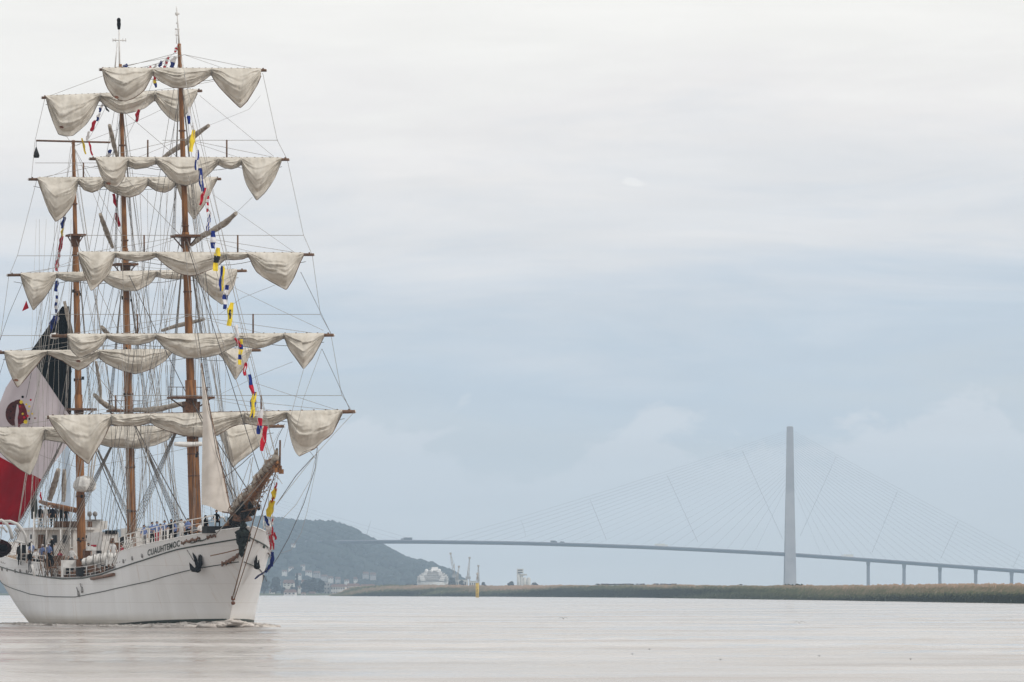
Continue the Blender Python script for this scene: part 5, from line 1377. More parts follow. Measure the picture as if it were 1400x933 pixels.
# lifelines, pin rails and gear in the waist
for side in (1, -1):
    open_rail([(u, side * (hb(u, strake(u)) - .1), strake(u) + .05) for u in (16, 19, 22, 25, 28, 31, 34, 37, 38.4)], .8, side, 'lifeline', 'white', .022)
    open_rail([(u, side * (hb(u, topz(u)) - .1), topz(u)) for u in (40, 44, 48, 52, 56, 60, 64, 68)], .6, side, 'guard_rail', 'white', .025, 1)
rb_ = random.Random(4)
g = MB()
for k in range(110):
    u = rb_.uniform(16, 38); z = strake(u) - .1; v = hb(u, z) - rb_.uniform(.1, .6)
    g.tube([(u, v, z - .3), (u + rb_.uniform(-.2, .2), v + rb_.uniform(-.1, .1), z + rb_.uniform(.2, .8))], rb_.uniform(.03, .07), 5)
tag(g.build('belaying_pins', M['brown'], SHIP), kind='stuff')
g = MB()
for k in range(70):
    u = rb_.uniform(16, 38); z = strake(u) + .1; v = hb(u, z) - rb_.uniform(.1, .5)
    g.tube([(u + .16 * math.cos(a), v, z + .22 * math.sin(a)) for a in [q * .785 for q in range(9)]], .05, 4)
tag(g.build('rope_coils', M['rope_dark'], SHIP), kind='stuff')
g = MB()
for k in range(150):
    u = rb_.uniform(39, 54); z = topz(u); v = hb(u, z) - rb_.uniform(.5, 2.5)
    s = rb_.uniform(.15, .45); g.box((u, v, z - .1 + s / 2), (s, s, s * 1.3), rb_.choice((0, 0, 0, 1, 2)))
tag(g.build('deck_gear', [M['dark'], M['grey'], M['white']], SHIP), kind='stuff')
g = MB()
for k in range(190):
    u = rb_.uniform(15.5, 37); z = strake(u) - .6; v = rb_.uniform(-3, hb(u, z) - .6)
    s = rb_.uniform(.25, .7); g.box((u, v, z + s * .8), (s, s, s * 1.6), rb_.choice((0, 0, 0, 1, 2, 3)))
tag(g.build('deck_gear', [M['dark'], M['grey'], M['white'], M['brown']], SHIP), kind='stuff')
# white diagonal brace at the poop break and curved white davit stumps in the waist
for pts, r in (([(43.5, 772), (45.5, 780), (47.5, 788)], .1), ([(75.5, 779), (78.5, 781), (79.5, 789)], .06), ([(102, 757), (105.5, 762), (105.8, 775)], .07), ([(117, 791), (119, 783), (124, 781)], .05)):
    g = MB(); g.tube([hull_pt(x, min(y, 789), 1, .0) if False else L(x, y, 37) for x, y in pts], r, 6); g.build('davit', M['white'], SHIP)
# door / dark opening box near the mizzen foot
def block(name, x0, x1, y0, y1, u, depth, m_, label=None, parent=None, taper=1.0):
    a = L(x0, y1, u); b = L(x1, y0, u); g = MB()
    g.box((u + depth / 2, (a.y + b.y) / 2, (a.z + b.z) / 2), (depth, abs(a.y - b.y), abs(b.z - a.z)), taper=taper)
    return g.build(name, M[m_], parent or SHIP, label=label)
dh = block('deckhouse', 48, 100, 724, 785, 58, 8, 'white', 'white aft deckhouse below the bridge')
for x0, x1, y0, y1, m_ in ((52, 59.5, 731, 750, 'brown'), (60, 61.5, 731, 748, 'black'), (71.5, 78, 732, 742.5, 'glass'), (86, 92.5, 732, 742.5, 'glass'), (41.5, 43.5, 731, 737, 'glass')):
    block('window' if m_ == 'glass' else 'door', x0, x1, y0, y1, 57.93, .1, m_, parent=dh)
dh2 = block('deckhouse', 100, 140, 723, 785, 57.4, 7, 'white', 'white deckhouse wing right of the mizzenmast')
for x0, x1, y0, y1, m_ in ((127.5, 135, 732, 742.5, 'glass'), (115.5, 119.5, 732, 736, 'glass')): block('window', x0, x1, y0, y1, 57.33, .1, m_, parent=dh2)
dh3 = block('deckhouse', 139, 162, 728, 785, 46, 6, 'white', 'white deckhouse with a dark awning window right of the mizzenmast')
block('window', 144, 160, 725.5, 730.5, 45.9, .1, 'black', parent=dh3)
block('window', 151, 156, 736, 743, 45.93, .1, 'brown', parent=dh3)
dh4 = block('deckhouse', 186, 236, 722, 770, 46, 6, 'white', 'small white deckhouse seen through the shrouds behind the forecastle rail')
block('ventilator_box', 167.5, 174.5, 734, 742.5, 33, 1.2, 'black'); block('ventilator_box', 175, 182, 738, 756, 30, 1.2, 'white')
# bridge deck: brown dodger, posts, roof
br = block('bridge_deck', 47, 130, 721.5, 724.5, 57.2, 9, 'white', 'upper bridge deck')
block('wooden_dodger', 74, 117, 713, 721.5, 57.2, .15, 'brown', parent=br)
for k in range(5): block('dodger_panel', 75.5 + k * 8.3, 82 + k * 8.3, 714.2, 720.5, 57.05, .12, 'spar', parent=br)
block('dodger_panel', 120, 126, 713, 721, 57.2, .3, 'brown', parent=br); block('chart_house', 126, 147, 712.5, 724, 58.5, 3, 'white', 'white box with lamps on the bridge', parent=br)
block('awning', 125, 141, 710.5, 712, 57.6, 3.4, 'grey', parent=br)
for x in (122.5, 130): 
    g = MB(); p = L(x, 703, 57.4); g.tube([L(x + .5, 711, 57.4), p], .06, 5); g.blob(p, (.25, .2, .22), nu=8, nv=6); g.build('search_lamp', M['grey'], br)
for x in (47.5, 53, 59, 66, 73.5):
    g = MB(); g.tube([L(x, 722, 57.2), L(x, 708, 57.2)], .05, 5); g.build('rail_post', M['white'], br)
for y in (709, 713, 717):
    g = MB(); g.tube([L(47, y, 57.2), L(74, y, 57.2)], .03, 4); g.build('rail_bar', M['white'], br)
for x, y, x2, y2 in ((46, 700, 46, 785), (63.5, 724, 63.5, 780), (83, 724, 83, 760), (96, 724, 96, 765)):
    g = MB(); g.tube([L(x, y, 55.8), L(x2, y2, 55.8)], .05, 5); g.build('stanchion', M['white'], SHIP)
# white arched davits holding the dark boat at the left edge
for pts, r in (([(-8, 715), (2, 711.5), (9, 716), (14, 725), (17, 737)], .13), ([(3, 713.5), (14, 713), (24, 717), (31, 725), (35, 734), (36.5, 744)], .12), ([(20, 740), (30, 742), (38, 744)], .08), ([(-6, 722), (4, 721), (10, 728)], .08)):
    g = MB(); n = len(pts); g.tube([L(x, y, 47) for x, y in pts], r, 8); g.build('davit', M['white'], SHIP)
for x in (29, 36, 43):
    g = MB(); g.tube([L(x, 742, 47), L(x, 768, 47)], .06, 6); g.build('davit', M['white'], SHIP)
block('bitts', 24, 28, 748, 758, 46, .4, 'dark'); block('bitts', 31, 35.5, 745, 757, 46, .4, 'black'); block('gangway_box', 38, 43, 742, 747, 47, .5, 'dark')
# the extra fenders / gear seen between rails at x 60..160
for x0, x1, y0, y1, m_, u in ((91, 101, 777, 789, 'black', 33), (86, 104, 766, 789.5, 'white', 33.3), (105, 110, 765, 782, 'brown', 33), (120, 132, 747, 753, 'white', 36), (134, 139, 753, 757, 'dark', 34), (127, 132, 745, 748, 'cloth_red', 36), (116, 124, 751, 765, 'brown', 38), (158, 166, 742, 752, 'brown', 33), (149, 160, 752, 762, 'white', 32)):  # black slab stands for the shaded inside of the white locker's opening
    block('locker', x0, x1, y0, y1, u, .8, m_)

for x0, x1, y0, y1, m_, u, nm in ((62, 74, 764, 777, 'black', 38, 'locker'), (76, 88, 760, 774, 'brown', 37.5, 'pin_rail'), (64, 92, 775, 777, 'brown', 36, 'pin_rail'), (112, 124, 764, 768, 'black', 36.5, 'hatch_coaming'), (106, 118, 776, 788, 'dark', 26, 'winch'), (122, 132, 773, 784, 'brown', 25.5, 'winch'), (140, 150, 772, 781, 'dark', 22, 'winch'), (147, 160, 764, 774, 'white', 21, 'locker')):
    block(nm, x0, x1, y0, y1, u, .7, m_)
g = MB(); rk = random.Random(14)
for k in range(26):
    x = rk.uniform(50, 100); a = L(x, rk.uniform(757, 771), 36); b = L(x + rk.uniform(-4, 8), 789, 36); g.tube([a, (a + b) / 2 + Vector((0, rk.uniform(-.1, .1), 0)), b], rk.uniform(.016, .034), 4, rk.choice((0, 1, 2)))
tag(g.build('belayed_lines', [M['rope'], M['rope_brown'], M['rope_dark']], SHIP), kind='stuff')

# ================================================================== THINGS ABOARD
def boat_cover():
    a = L(112, 769, 27); b = L(160, 761, 27.6); c = (a + b) / 2; w = LW(c)
    e = empty('covered_boat', w, 0, 'long white covered inflatable boat lying on deck, just forward of the mizzenmast foot', 'boat')
    A = LW(a) - w; B = LW(b) - w; g = MB(); P = []
    ax = (B - A).normalized(); sd = Vector((0, 1, 0)); up = Vector((0, 0, 1))
    for i in range(25):
        t = i / 24; r = .42 * math.sin(math.pi * (t * .96 + .02)) ** .28
        P.append([A.lerp(B, t) + sd * math.cos(p) * r * 1.3 * (1 + .1 * math.sin(i * 2.1 + p * 3)) + up * math.sin(p) * r * (1 + .12 * math.sin(i * 1.7)) for p in [k * math.pi / 8 for k in range(16)]])
    g.grid(P, close=True); g.build('cover', M['cover'], e)
    g = MB()
    for i in (3, 8, 13, 18, 22): g.tube([Vector(q) * 1.0 + Vector((0, -.02, 0)) for q in P[i]] + [P[i][0]], .03, 4)
    g.build('lashing', M['rope_dark'], e)
    g = MB(); 
    for t in (.12, .45, .8): p = A.lerp(B, t); g.box((p.x, p.y, p.z - .55), (.25, 1.2, .5))
    g.build('chock', M['grey'], e)
boat_cover()
def dark_boat():
    c = L(3, 749, 46); w = LW(c); e = empty('lifeboat', w, TH, 'dark brown rounded boat hanging end-on under white davits at the left edge', 'boat')
    g = MB(); P = []
    for i in range(15):
        t = i / 14; r = math.sin(math.pi * (.04 + .92 * t)) ** .45
        P.append([Vector((math.cos(p) * 1.18 * r, t * 6.0, (math.sin(p) * .82 * r if math.sin(p) < 0 else math.sin(p) * .72 * r) + .25 * (1 - r) * 0)) for p in [k * math.pi / 8 for k in range(16)]])
    g.grid(P, close=True); g.build('hull', mat('boat_dark_brown', (.028, .007, .006), .9, .0, vscale=4, dark=(.008, .003, .003)), e)
    g = MB(); g.tube([Vector(q) * 1.03 + Vector((0, 0, .05)) for q in [Vector((math.cos(p) * 1.03, 1 + .8, math.sin(p) * .1 + .12)) for p in [k * math.pi / 8 for k in range(9)]]], .05, 5)
    g.build('gunwale', M['rope_brown'], e)
    for y in (.8, 4.6):
        g = MB(); g.tube([(0, y, .5), (0.2, y, 1.9)], .03, 4); g.build('fall', M['rope_white'], e)
dark_boat()

# ------------------------------------------------------------------ PEOPLE
def person_mesh(kind):
    """one continuous skinned body, standing with arms down / leaning / sitting / arm out"""
    J = []; E = []; SM = []
    def j(p, r): J.append((p, r)); return len(J) - 1
    def e(a, b, m): E.append((a, b)); SM.append(m)
    sit = kind == 'sit'
    hip = .50 if sit else .93
    pel = j((0, 0, hip), (.145, .105)); sp = j((0, .01, hip + .22), (.13, .095)); ch = j((0, 0, hip + .42), (.165, .11)); nk = j((0, .0, hip + .56), (.055, .055)); ne = j((0, .01, hip + .62), (.055, .06)); hd = j((0, .025, hip + .71), (.082, .10)); ht = j((0, .015, hip + .79), (.07, .085))
    e(pel, sp, 2 if False else 1); e(sp, ch, 1); e(ch, nk, 1); e(nk, ne, 0); e(ne, hd, 0); e(hd, ht, 0)
    for s in (-1, 1):
        sh = j((s * .17, 0, hip + .47), .06)
        e(ch, sh, 1)
        if kind == 'stand': el, wr = (s * .235, -.03, hip + .20), (s * .245, .05, hip - .04)
        elif kind == 'rail': el, wr = (s * .27, .02, hip + .22), (s * .2, .27, hip + .16)
        elif kind == 'out': el, wr = ((s * .28, .08, hip + .25), (s * .22, .33, hip + .42)) if s > 0 else ((s * .24, -.03, hip + .2), (s * .25, .05, hip - .03))
        else: el, wr = (s * .25, .08, hip + .2), (s * .14, .34, hip + .12)
        a = j(el, .045); b = j(wr, .034); e(sh, a, 1); e(a, b, 0)
        d = (Vector(wr) - Vector(el)).normalized(); hnd = j(tuple(Vector(wr) + d * .075), (.034, .02)); e(b, hnd, 0)
        if sit:
            th = j((s * .12, .05, .5), .085); kn = j((s * .14, .46, .52), .065); an = j((s * .14, .48, .08), .042)
        else:
            w_ = .09 if kind != 'rail' else .12
            th = j((s * .09, 0, .84), .088); kn = j((s * w_, .02, .48), .062); an = j((s * w_, -.02, .09), .042)
        ft = j((J[an][0][0] * 1.1, J[an][0][1] + .17, .035), .035)
        e(pel, th, 2); e(th, kn, 2); e(kn, an, 2); e(an, ft, 3)
    me = skinned('person_' + kind, J, E, pel, SM, [M['skin']] * 4, 1)
    # fingers, thumb, nose, eyes, ears added to the same mesh
    bm = bmesh.new(); bm.from_mesh(me)
    def tube(pts, r, mi=0, n=4):
        g = MB(); g.tube(pts, r, n); vs_ = [bm.verts.new(v) for v in g.v]
        for f in g.f:
            try: q = bm.faces.new([vs_[i] for i in f]); q.material_index = mi; q.smooth = True
            except ValueError: pass
    hands = [i for i, (p, r) in enumerate(J) if isinstance(r, tuple) and r == (.034, .02)]
    for h in hands:
        a = [x for x, y in E if y == h][0]; P = Vector(J[h][0]); d = (P - Vector(J[a][0])).normalized(); side = Vector((1 if P.x > 0 else -1, 0, 0)); pn = d.cross(side).normalized(); lat = pn.cross(d)
        for k, ln in enumerate((.068, .078, .073, .058)):
            o = P + pn * (.022 * (k - 1.5)); tube([o, o + d * ln * .55 - lat * .004, o + d * ln - lat * .022], [.0095, .0088, .006])
        o = P - d * .045 + pn * -.032; tube([o, o + d * .03 - pn * .03, o + d * .065 - pn * .036], [.012, .0105, .007])
    z = hip + .71
    tube([(0, .12, z + .02), (0, .150, z - .015)], [.012, .018]); tube([(-.025, .118, z - .045), (.025, .118, z - .045)], .008)
    for s in (-1, 1): tube([(s * .085, .02, z + .02), (s * .094, .01, z - .02)], .016); tube([(s * .035, .112, z + .022), (s * .037, .122, z + .02)], .010, 4)
    bm.to_mesh(me); bm.free()
    # index 4 = eyes
    me.materials.append(M['hair'])
    # long trousers/hips: lower torso polygons take the trousers
    for p in me.polygons:
        if p.material_index == 1 and p.center.z < hip + .05 and abs(p.center.x) < .2: p.material_index = 2
    me['hip'] = hip
    return me
PM = {k: person_mesh(k) for k in ('stand', 'rail', 'out', 'sit')}
def cap_mesh(hip, brim):
    g = MB(); c = (0, .0, hip + .745); P = []
    for i in range(6):
        th = math.pi * .5 * i / 5 * 1.12; P.append([Vector((c[0] + .093 * math.sin(th) * math.cos(a), c[1] + .112 * math.sin(th) * math.sin(a) - (.02 if i > 3 else 0), c[2] + .10 * math.cos(th) - (.05 if i == 5 and math.sin(a) < .3 else 0))) for a in [k * math.pi / 6 for k in range(12)]])
    g.grid(P, close=True)
    if brim: g.tube([(.0, .0, c[2] + .02), (0, .0, c[2] + .06)], [.125, .14], 14); g.box((0, .12, c[2] + .01), (.13, .08, .015))
    return g
HM = {(k, b): cap_mesh(PM[k]['hip'], b).mesh('hair' if not b else 'cap', M['hair']) for k in PM for b in (0, 1)}
def person(p_local, kind, shirt, trou, label, cap=None, face=0.0, scale=1.0, group=None, world=None):
    w = world if world is not None else LW(p_local)
    e = empty('person', w, math.pi + face, label, 'person', group); e.scale = (scale,) * 3
    o = bpy.data.objects.new('body', PM[kind]); COL.objects.link(o); o.parent = e
    for i, m_ in enumerate(('skin', shirt, trou, 'cloth_black', 'hair')):
        o.material_slots[i].link = 'OBJECT'; o.material_slots[i].material = M[m_]
    h = bpy.data.objects.new('cap' if cap else 'hair', HM[(kind, 1 if cap else 0)]); COL.objects.link(h); h.parent = e
    h.material_slots[0].link = 'OBJECT'; h.material_slots[0].material = M[cap or 'hair']
def at_deck(px, u, zf):
    p = L(px, 700, u); return Vector((p.x, p.y, zf))
def fc(px, u): return at_deck(px, u, topz(min(u, 14)) + .02)
# along the forecastle rail (starboard side)
for px, u, kind, sh, tr, lab, cp, fa in (
    (208, 8.5, 'rail', 'cloth_blue', 'cloth_black', 'tallest sailor at the left end of the bow rail, blue shirt, dark trousers', None, .6),
    (214.5, 8.0, 'stand', 'cloth_blue', 'cloth_red', 'sailor in blue above red and white cloth, second from the left at the bow rail', None, .3),
    (197, 11, 'stand', 'cloth_blue', 'cloth_grey', 'sailor in pale blue half hidden behind the rail left of the tallest one', None, .2),
    (225, 7.2, 'rail', 'cloth_blue', 'cloth_black', 'sailor in dark blue leaning on the bow rail behind the ship name', None, -.4),
    (234, 6.2, 'rail', 'cloth_navy', 'cloth_black', 'broad sailor in navy in the middle of the bow rail', None, .2),
    (239, 7.5, 'stand', 'cloth_blue', 'cloth_black', 'sailor in blue standing close behind the broad one in navy', None, .9),
    (248, 6.0, 'stand', 'cloth_white', 'cloth_white', 'sailor dressed all in white at the bow rail', None, 0),
    (257, 5.4, 'rail', 'cloth_blue', 'cloth_black', 'sailor in blue and black left of the foremast foot', None, -.3),
    (252.5, 7.2, 'stand', 'cloth_grey', 'cloth_black', 'sailor in grey between the white-clad sailor and the foremast', None, .4),
    (281, 2.8, 'stand', 'cloth_black', 'cloth_black', 'dark figure right of the crouching sailor in white', None, .7),
    (219.5, 10, 'stand', 'cloth_white', 'cloth_white', 'sailor in pale clothes standing back from the rail behind the red cloth', None, 0)):
    v = fc(px, u); lim = hb(u, v.z) - .45
    person(v, kind, sh, tr, lab, cp, fa, group='sailors along the bow rail')
person(fc(274, 2.6) - Vector((0, 0, .05)), 'sit', 'cloth_white', 'cloth_black', 'sailor in white shirt sitting right of the foremast foot', None, .5, group='sailors along the bow rail')
person(fc(266, 3.6) - Vector((0, 0, .05)), 'sit', 'cloth_grey', 'cloth_black', 'brown-faced sailor sitting in front of the foremast foot', None, -.5, group='sailors along the bow rail')
person(L(296, 711, -3) - Vector((0, 0, .62)), 'sit', 'cloth_black', 'cloth_black', 'lone sailor in black sitting beside the staysail tack at the bow', None, .2)
g = MB(); p = L(297, 714, -3); g.box((p.x, p.y, p.z - .55), (1.6, 1.9, .5)); g.build('winch_box', M['dark'], SHIP)
for px, y in ((306, 714),): 
    g = MB(); g.tube([L(283, 712, -1), L(284, 706, -1), L(295, 705, -1), L(306, 708, -1), L(308, 714, -1)], .06, 6); g.build('curved_rail', M['white'], SHIP)
# officers on the upper bridge
zb = L(60, 721.3, 57.5).z
for i, (px, kind, sh, tr, lab, cp) in enumerate((
    (55, 'stand', 'cloth_black', 'cloth_black', 'slim officer in black, leftmost on the upper bridge', None),
    (68, 'rail', 'cloth_black', 'cloth_black', 'officer in black with a white cap, second from the left on the upper bridge', 'cloth_white'),
    (72, 'stand', 'cloth_navy', 'cloth_black', 'officer in dark navy crowding behind the white-capped one', None),
    (76, 'stand', 'cloth_grey', 'cloth_black', 'officer in grey at the left end of the wooden dodger', None),
    (84, 'stand', 'cloth_black', 'cloth_black', 'stout officer in black with a red cap behind the dodger', 'cloth_red'),
    (90, 'out', 'cloth_black', 'cloth_black', 'officer in black raising an arm, right end of the bridge group', None),
    (61.5, 'stand', 'cloth_white', 'cloth_white', 'officer in white uniform between the slim and the capped officers', 'cloth_white'))):
    person(at_deck(px, 58.6 + .3 * (i % 2), zb), kind, sh, tr, lab, cp, .2 * (i - 3), group='officers on the upper bridge')
# crew on the poop and in the waist
for i, (px, py, u, kind, sh, tr, lab, cp) in enumerate((
    (43, 742, 50, 'stand', 'cloth_blue', 'cloth_black', 'sailor in blue near the davit post, leftmost in the deck crowd', None),
    (58, 746, 49, 'stand', 'cloth_blue', 'cloth_black', 'sailor in light blue with a white cap in front of the brown door', 'cloth_white'),
    (67, 744, 48.5, 'stand', 'cloth_blue', 'cloth_black', 'sailor in light blue with a white cap right of the brown door', 'cloth_white'),
    (70.5, 737, 52, 'rail', 'cloth_black', 'cloth_black', 'sailor in black with a white cap by the left window of the deckhouse', 'cloth_white'),
    (49, 752, 45, 'rail', 'cloth_white', 'cloth_black', 'sailor bending in white at the poop break', None),
    (41, 754, 45.5, 'stand', 'cloth_black', 'cloth_grey', 'sailor in black at the poop rail below the davits', None),
    (60, 755, 43, 'rail', 'cloth_grey', 'cloth_black', 'sailor in grey and black leaning over the poop rail', None),
    (70, 757, 42, 'stand', 'cloth_black', 'cloth_black', 'sailor in black behind the pin rail in the waist', None),
    (82, 753, 41, 'stand', 'cloth_red', 'cloth_black', 'sailor in a red shirt among the ropes of the waist', None),
    (98, 750, 40, 'stand', 'cloth_white', 'cloth_grey', 'sailor in white at the left of the mizzenmast foot', 'cloth_white'),
    (155, 741, 31, 'stand', 'cloth_white', 'cloth_white', 'sailor in white behind the covered boat right end', None),
    (166, 745, 28, 'stand', 'cloth_red', 'cloth_black', 'sailor in dark red behind the break of the forecastle', None),
    (27, 744, 49, 'stand', 'cloth_black', 'cloth_black', 'dark-clad sailor just right of the dark hanging boat', None),
    (121, 744, 45, 'stand', 'cloth_black', 'cloth_grey', 'sailor in black just right of the mizzenmast foot', None))):
    p = L(px, py, u); person(p - Vector((0, 0, 1.68)), kind, sh, tr, lab, cp, .5 * math.sin(i * 2.1), group='crew on the main and poop decks')
    g = MB(); 
# platform under the crew (raised poop deck) so that they stand on something
for u0_, u1_, za in ((39, 57, 0), ):
    pass

# ------------------------------------------------------------------ FLAGS
def pat(kind, a, b=None, c=None):
    def f(s, t):
        if kind == 'solid': return a
        if kind == 'halves': return a if s < .5 else b
        if kind == 'vhalves': return a if t < .5 else b
        if kind == 'thirds': return a if s < .33 else b if s < .67 else c
        if kind == 'check': return a if (int(s * 4) + int(t * 3)) % 2 else b
        if kind == 'dot': return b if (s - .5) ** 2 + ((t - .5)) ** 2 * .8 < .045 else a
        if kind == 'stripes': return a if int(s * 5) % 2 == 0 else b
        if kind == 'diag': return a if int((s + t) * 3.5) % 2 == 0 else b
        if kind == 'x': return a if abs(s - t) < .22 or abs(s + t - 1) < .22 else b
        if kind == 'quad': return a if (s < .5) == (t < .5) else b
        return a
    return f
FC = {'r': 'fred', 'b': 'fblue', 'y': 'fyel', 'w': 'fwhite', 'k': 'fblack'}
def flag_string(label, line, u0, u1, flags, lead=.018):
    n = len(line) - 1; cum = [0]
    for a, b in zip(line, line[1:]): cum.append(cum[-1] + math.hypot(a[0] - b[0], a[1] - b[1]))
    def at(x, y):   # depth by nearest position along the line
        best = 1e9; uu = u0
        for i in range(n):
            ax, ay = line[i]; bx_, by_ = line[i + 1]; dx, dy = bx_ - ax, by_ - ay; t = max(0, min(1, ((x - ax) * dx + (y - ay) * dy) / (dx * dx + dy * dy + 1e-9)))
            d = math.hypot(ax + dx * t - x, ay + dy * t - y)
            if d < best: best = d; uu = u0 + (u1 - u0) * (cum[i] + (cum[i + 1] - cum[i]) * t) / cum[-1]
        return uu
    o0 = L(line[0][0], line[0][1], u0); w0 = LW(o0)
    e = empty('signal_flag_string', w0, math.pi / 2 + TH, label, 'signal flags', 'strings of signal flags dressing the ship')
    def T(x, y, du=0.0): return L(x, y, at(x, y) + du) - o0
    g = MB(); fine = []
    for i in range(n):
        for k in range(4): fine.append((line[i][0] + (line[i + 1][0] - line[i][0]) * k / 4, line[i][1] + (line[i + 1][1] - line[i][1]) * k / 4))
    fine.append(line[-1]); g.tube([T(x, y) for x, y in fine], lead, 3, cap=False); g.build('halyard', M['rope_white'], e)
    for fi, (xa, ya, xb, yb, wd, kind, cols) in enumerate(flags):
        f = pat(kind, 0, 1, 2); g = MB(); NA, NB = 20, 9; P = []
        ln = math.hypot(xb - xa, yb - ya); nx, ny = -(yb - ya) / ln, (xb - xa) / ln
        for i in range(NA + 1):
            s = i / NA; row = []
            for j in range(NB + 1):
                t = j / NB
                wv = wd * (1 - .25 * abs(math.sin(s * 5 + fi))) * (.55 + .45 * math.sin(math.pi * (s * .8 + .1)))
                off = (t - .35) * wv; x = xa + (xb - xa) * s + nx * off + .4 * math.sin(s * 9 + fi); y = ya + (yb - ya) * s + ny * off
                row.append(T(x, y, .22 * math.sin(t * 5.2 + fi * 1.3 + s * 4) * t + .07 * math.sin(s * 13 + fi)))
            P.append(row)
        g.grid(P, mif=lambda i, j, f=f: f((i + .5) / NA, (j + .5) / NB))
        g.build('flag', [M[FC[c]] for c in cols] + ([M[FC[cols[-1]]]] * (3 - len(cols))), e)
flag_string('long string of signal flags from the foremast head down to the bowsprit', [(246, 62), (254, 110), (262, 160), (268, 205), (277, 262), (289, 320), (302, 378), (316, 430), (328, 480), (345, 535), (352, 575), (364, 612), (381, 640)], 11, -17, [
    (259.5, 147, 258.5, 170, 5.5, 'halves', 'wb'), (264, 168, 265, 179, 3, 'solid', 'ww'), (283, 282, 289, 294, 3, 'solid', 'ww'), (306, 395, 311, 404, 3, 'solid', 'ww'), (266, 178, 261.5, 208, 8, 'solid', 'yy'), (271, 205, 268.5, 233, 6, 'quad', 'bw'), (274, 230, 277.5, 262, 7, 'dot', 'bw'), (281, 257, 274, 281, 5, 'solid', 'rr'), (285, 268, 284, 290, 4, 'stripes', 'rw'),
    (288, 292, 284, 316, 6, 'check', 'bw'), (292.5, 316, 292, 340, 9, 'thirds', 'bwb'), (299.5, 339, 295, 371, 9.5, 'thirds', 'yky'), (305.5, 364, 303, 398, 8, 'vhalves', 'yb'), (311, 390, 307.5, 423, 8, 'stripes', 'bw'), (317.5, 414, 314, 446, 9, 'dot', 'yk'),
    (324, 444, 325, 463, 6, 'solid', 'ww'), (321.5, 462, 330, 474, 4.5, 'solid', 'rr'), (331, 464, 328, 499, 6.5, 'stripes', 'yb'), (337, 496, 334.5, 514, 5.5, 'dot', 'rw'), (341.5, 512, 347, 541, 6.5, 'halves', 'br'), (349, 536, 345.5, 571, 9, 'x', 'yb'),
    (358.5, 560, 354, 594, 8, 'thirds', 'wrb'), (364.5, 583, 358.5, 617, 8.5, 'solid', 'rr')])
flag_string('short string of signal flags hanging from the bowsprit end in front of the port bow', [(381, 640), (378, 665), (373, 700), (370, 730), (371, 760), (363, 782), (348, 791.5)], -17, -5, [
    (378.5, 660, 376.5, 673, 3.5, 'solid', 'rr'), (377, 668, 374, 683, 8, 'solid', 'yy'), (374, 680, 372, 688, 3.5, 'solid', 'rr'), (374, 685, 368, 707, 11, 'solid', 'yy'), (362.5, 705, 368, 719, 5, 'solid', 'bb'), (374, 706, 372, 718, 5, 'dot', 'wr'),
    (366, 719, 370, 732, 8, 'solid', 'ww'), (371, 720, 373, 752, 9.5, 'x', 'rw'), (375, 728, 378, 738, 4, 'solid', 'rr'), (369, 748, 371, 758, 5, 'solid', 'ww'), (373.5, 755, 372, 775, 6.5, 'solid', 'bb'), (371, 772, 363, 783, 5.5, 'solid', 'bb'), (364, 781, 348, 792, 3, 'solid', 'bb')])
flag_string('string of signal flags between the foremast and mainmast heads', [(246, 66), (232, 78), (215, 88), (190, 93), (166, 92)], 13, 36, [
    (245, 62, 239, 72, 5, 'stripes', 'rw'), (240, 78, 235, 93, 8, 'halves', 'wb'), (231, 78, 225, 94, 5, 'stripes', 'rw'), (222, 84, 218, 92, 5, 'solid', 'bb'), (214, 88, 211, 95, 3.5, 'solid', 'ww'), (207, 91, 204, 95, 4, 'solid', 'rr'), (175, 89, 168, 94, 6, 'solid', 'bb')])
flag_string('string of signal flags sloping from the mainmast head down to the mizzenmast head', [(166, 92), (152, 128), (142, 152), (132, 172), (120, 192), (104, 200)], 36, 56, [
    (141, 142, 136, 154, 4.5, 'halves', 'wb'), (136.5, 155, 133, 166, 5, 'halves', 'wb'), (130.5, 165, 125.5, 180, 6, 'solid', 'rr'), (122.5, 180, 119, 192, 4.5, 'solid', 'ww'), (112.5, 189, 117.5, 211, 3.5, 'solid', 'yy'), (122, 194, 126.5, 213, 3.2, 'solid', 'rr'), (143, 144, 149, 153, 3, 'solid', 'kk')])
flag_string('string of small signal flags behind the uppermost sails near the mainmast', [(214, 95), (210, 108), (200, 135), (188, 160), (172, 190), (150, 214)], 30, 40, [
    (211.5, 103, 213.5, 120, 5, 'thirds', 'ryb'), (190, 150, 187, 167, 6, 'solid', 'rr'), (152, 205, 148, 215, 6, 'halves', 'bw')])
flag_string('string of red flags hanging beside the middle of the mainmast', [(165, 240), (160, 275), (163, 300), (166, 330)], 37, 37, [
    (155.5, 265, 160, 284, 5.5, 'halves', 'rr'), (159, 291, 164, 310, 6, 'halves', 'rr')])
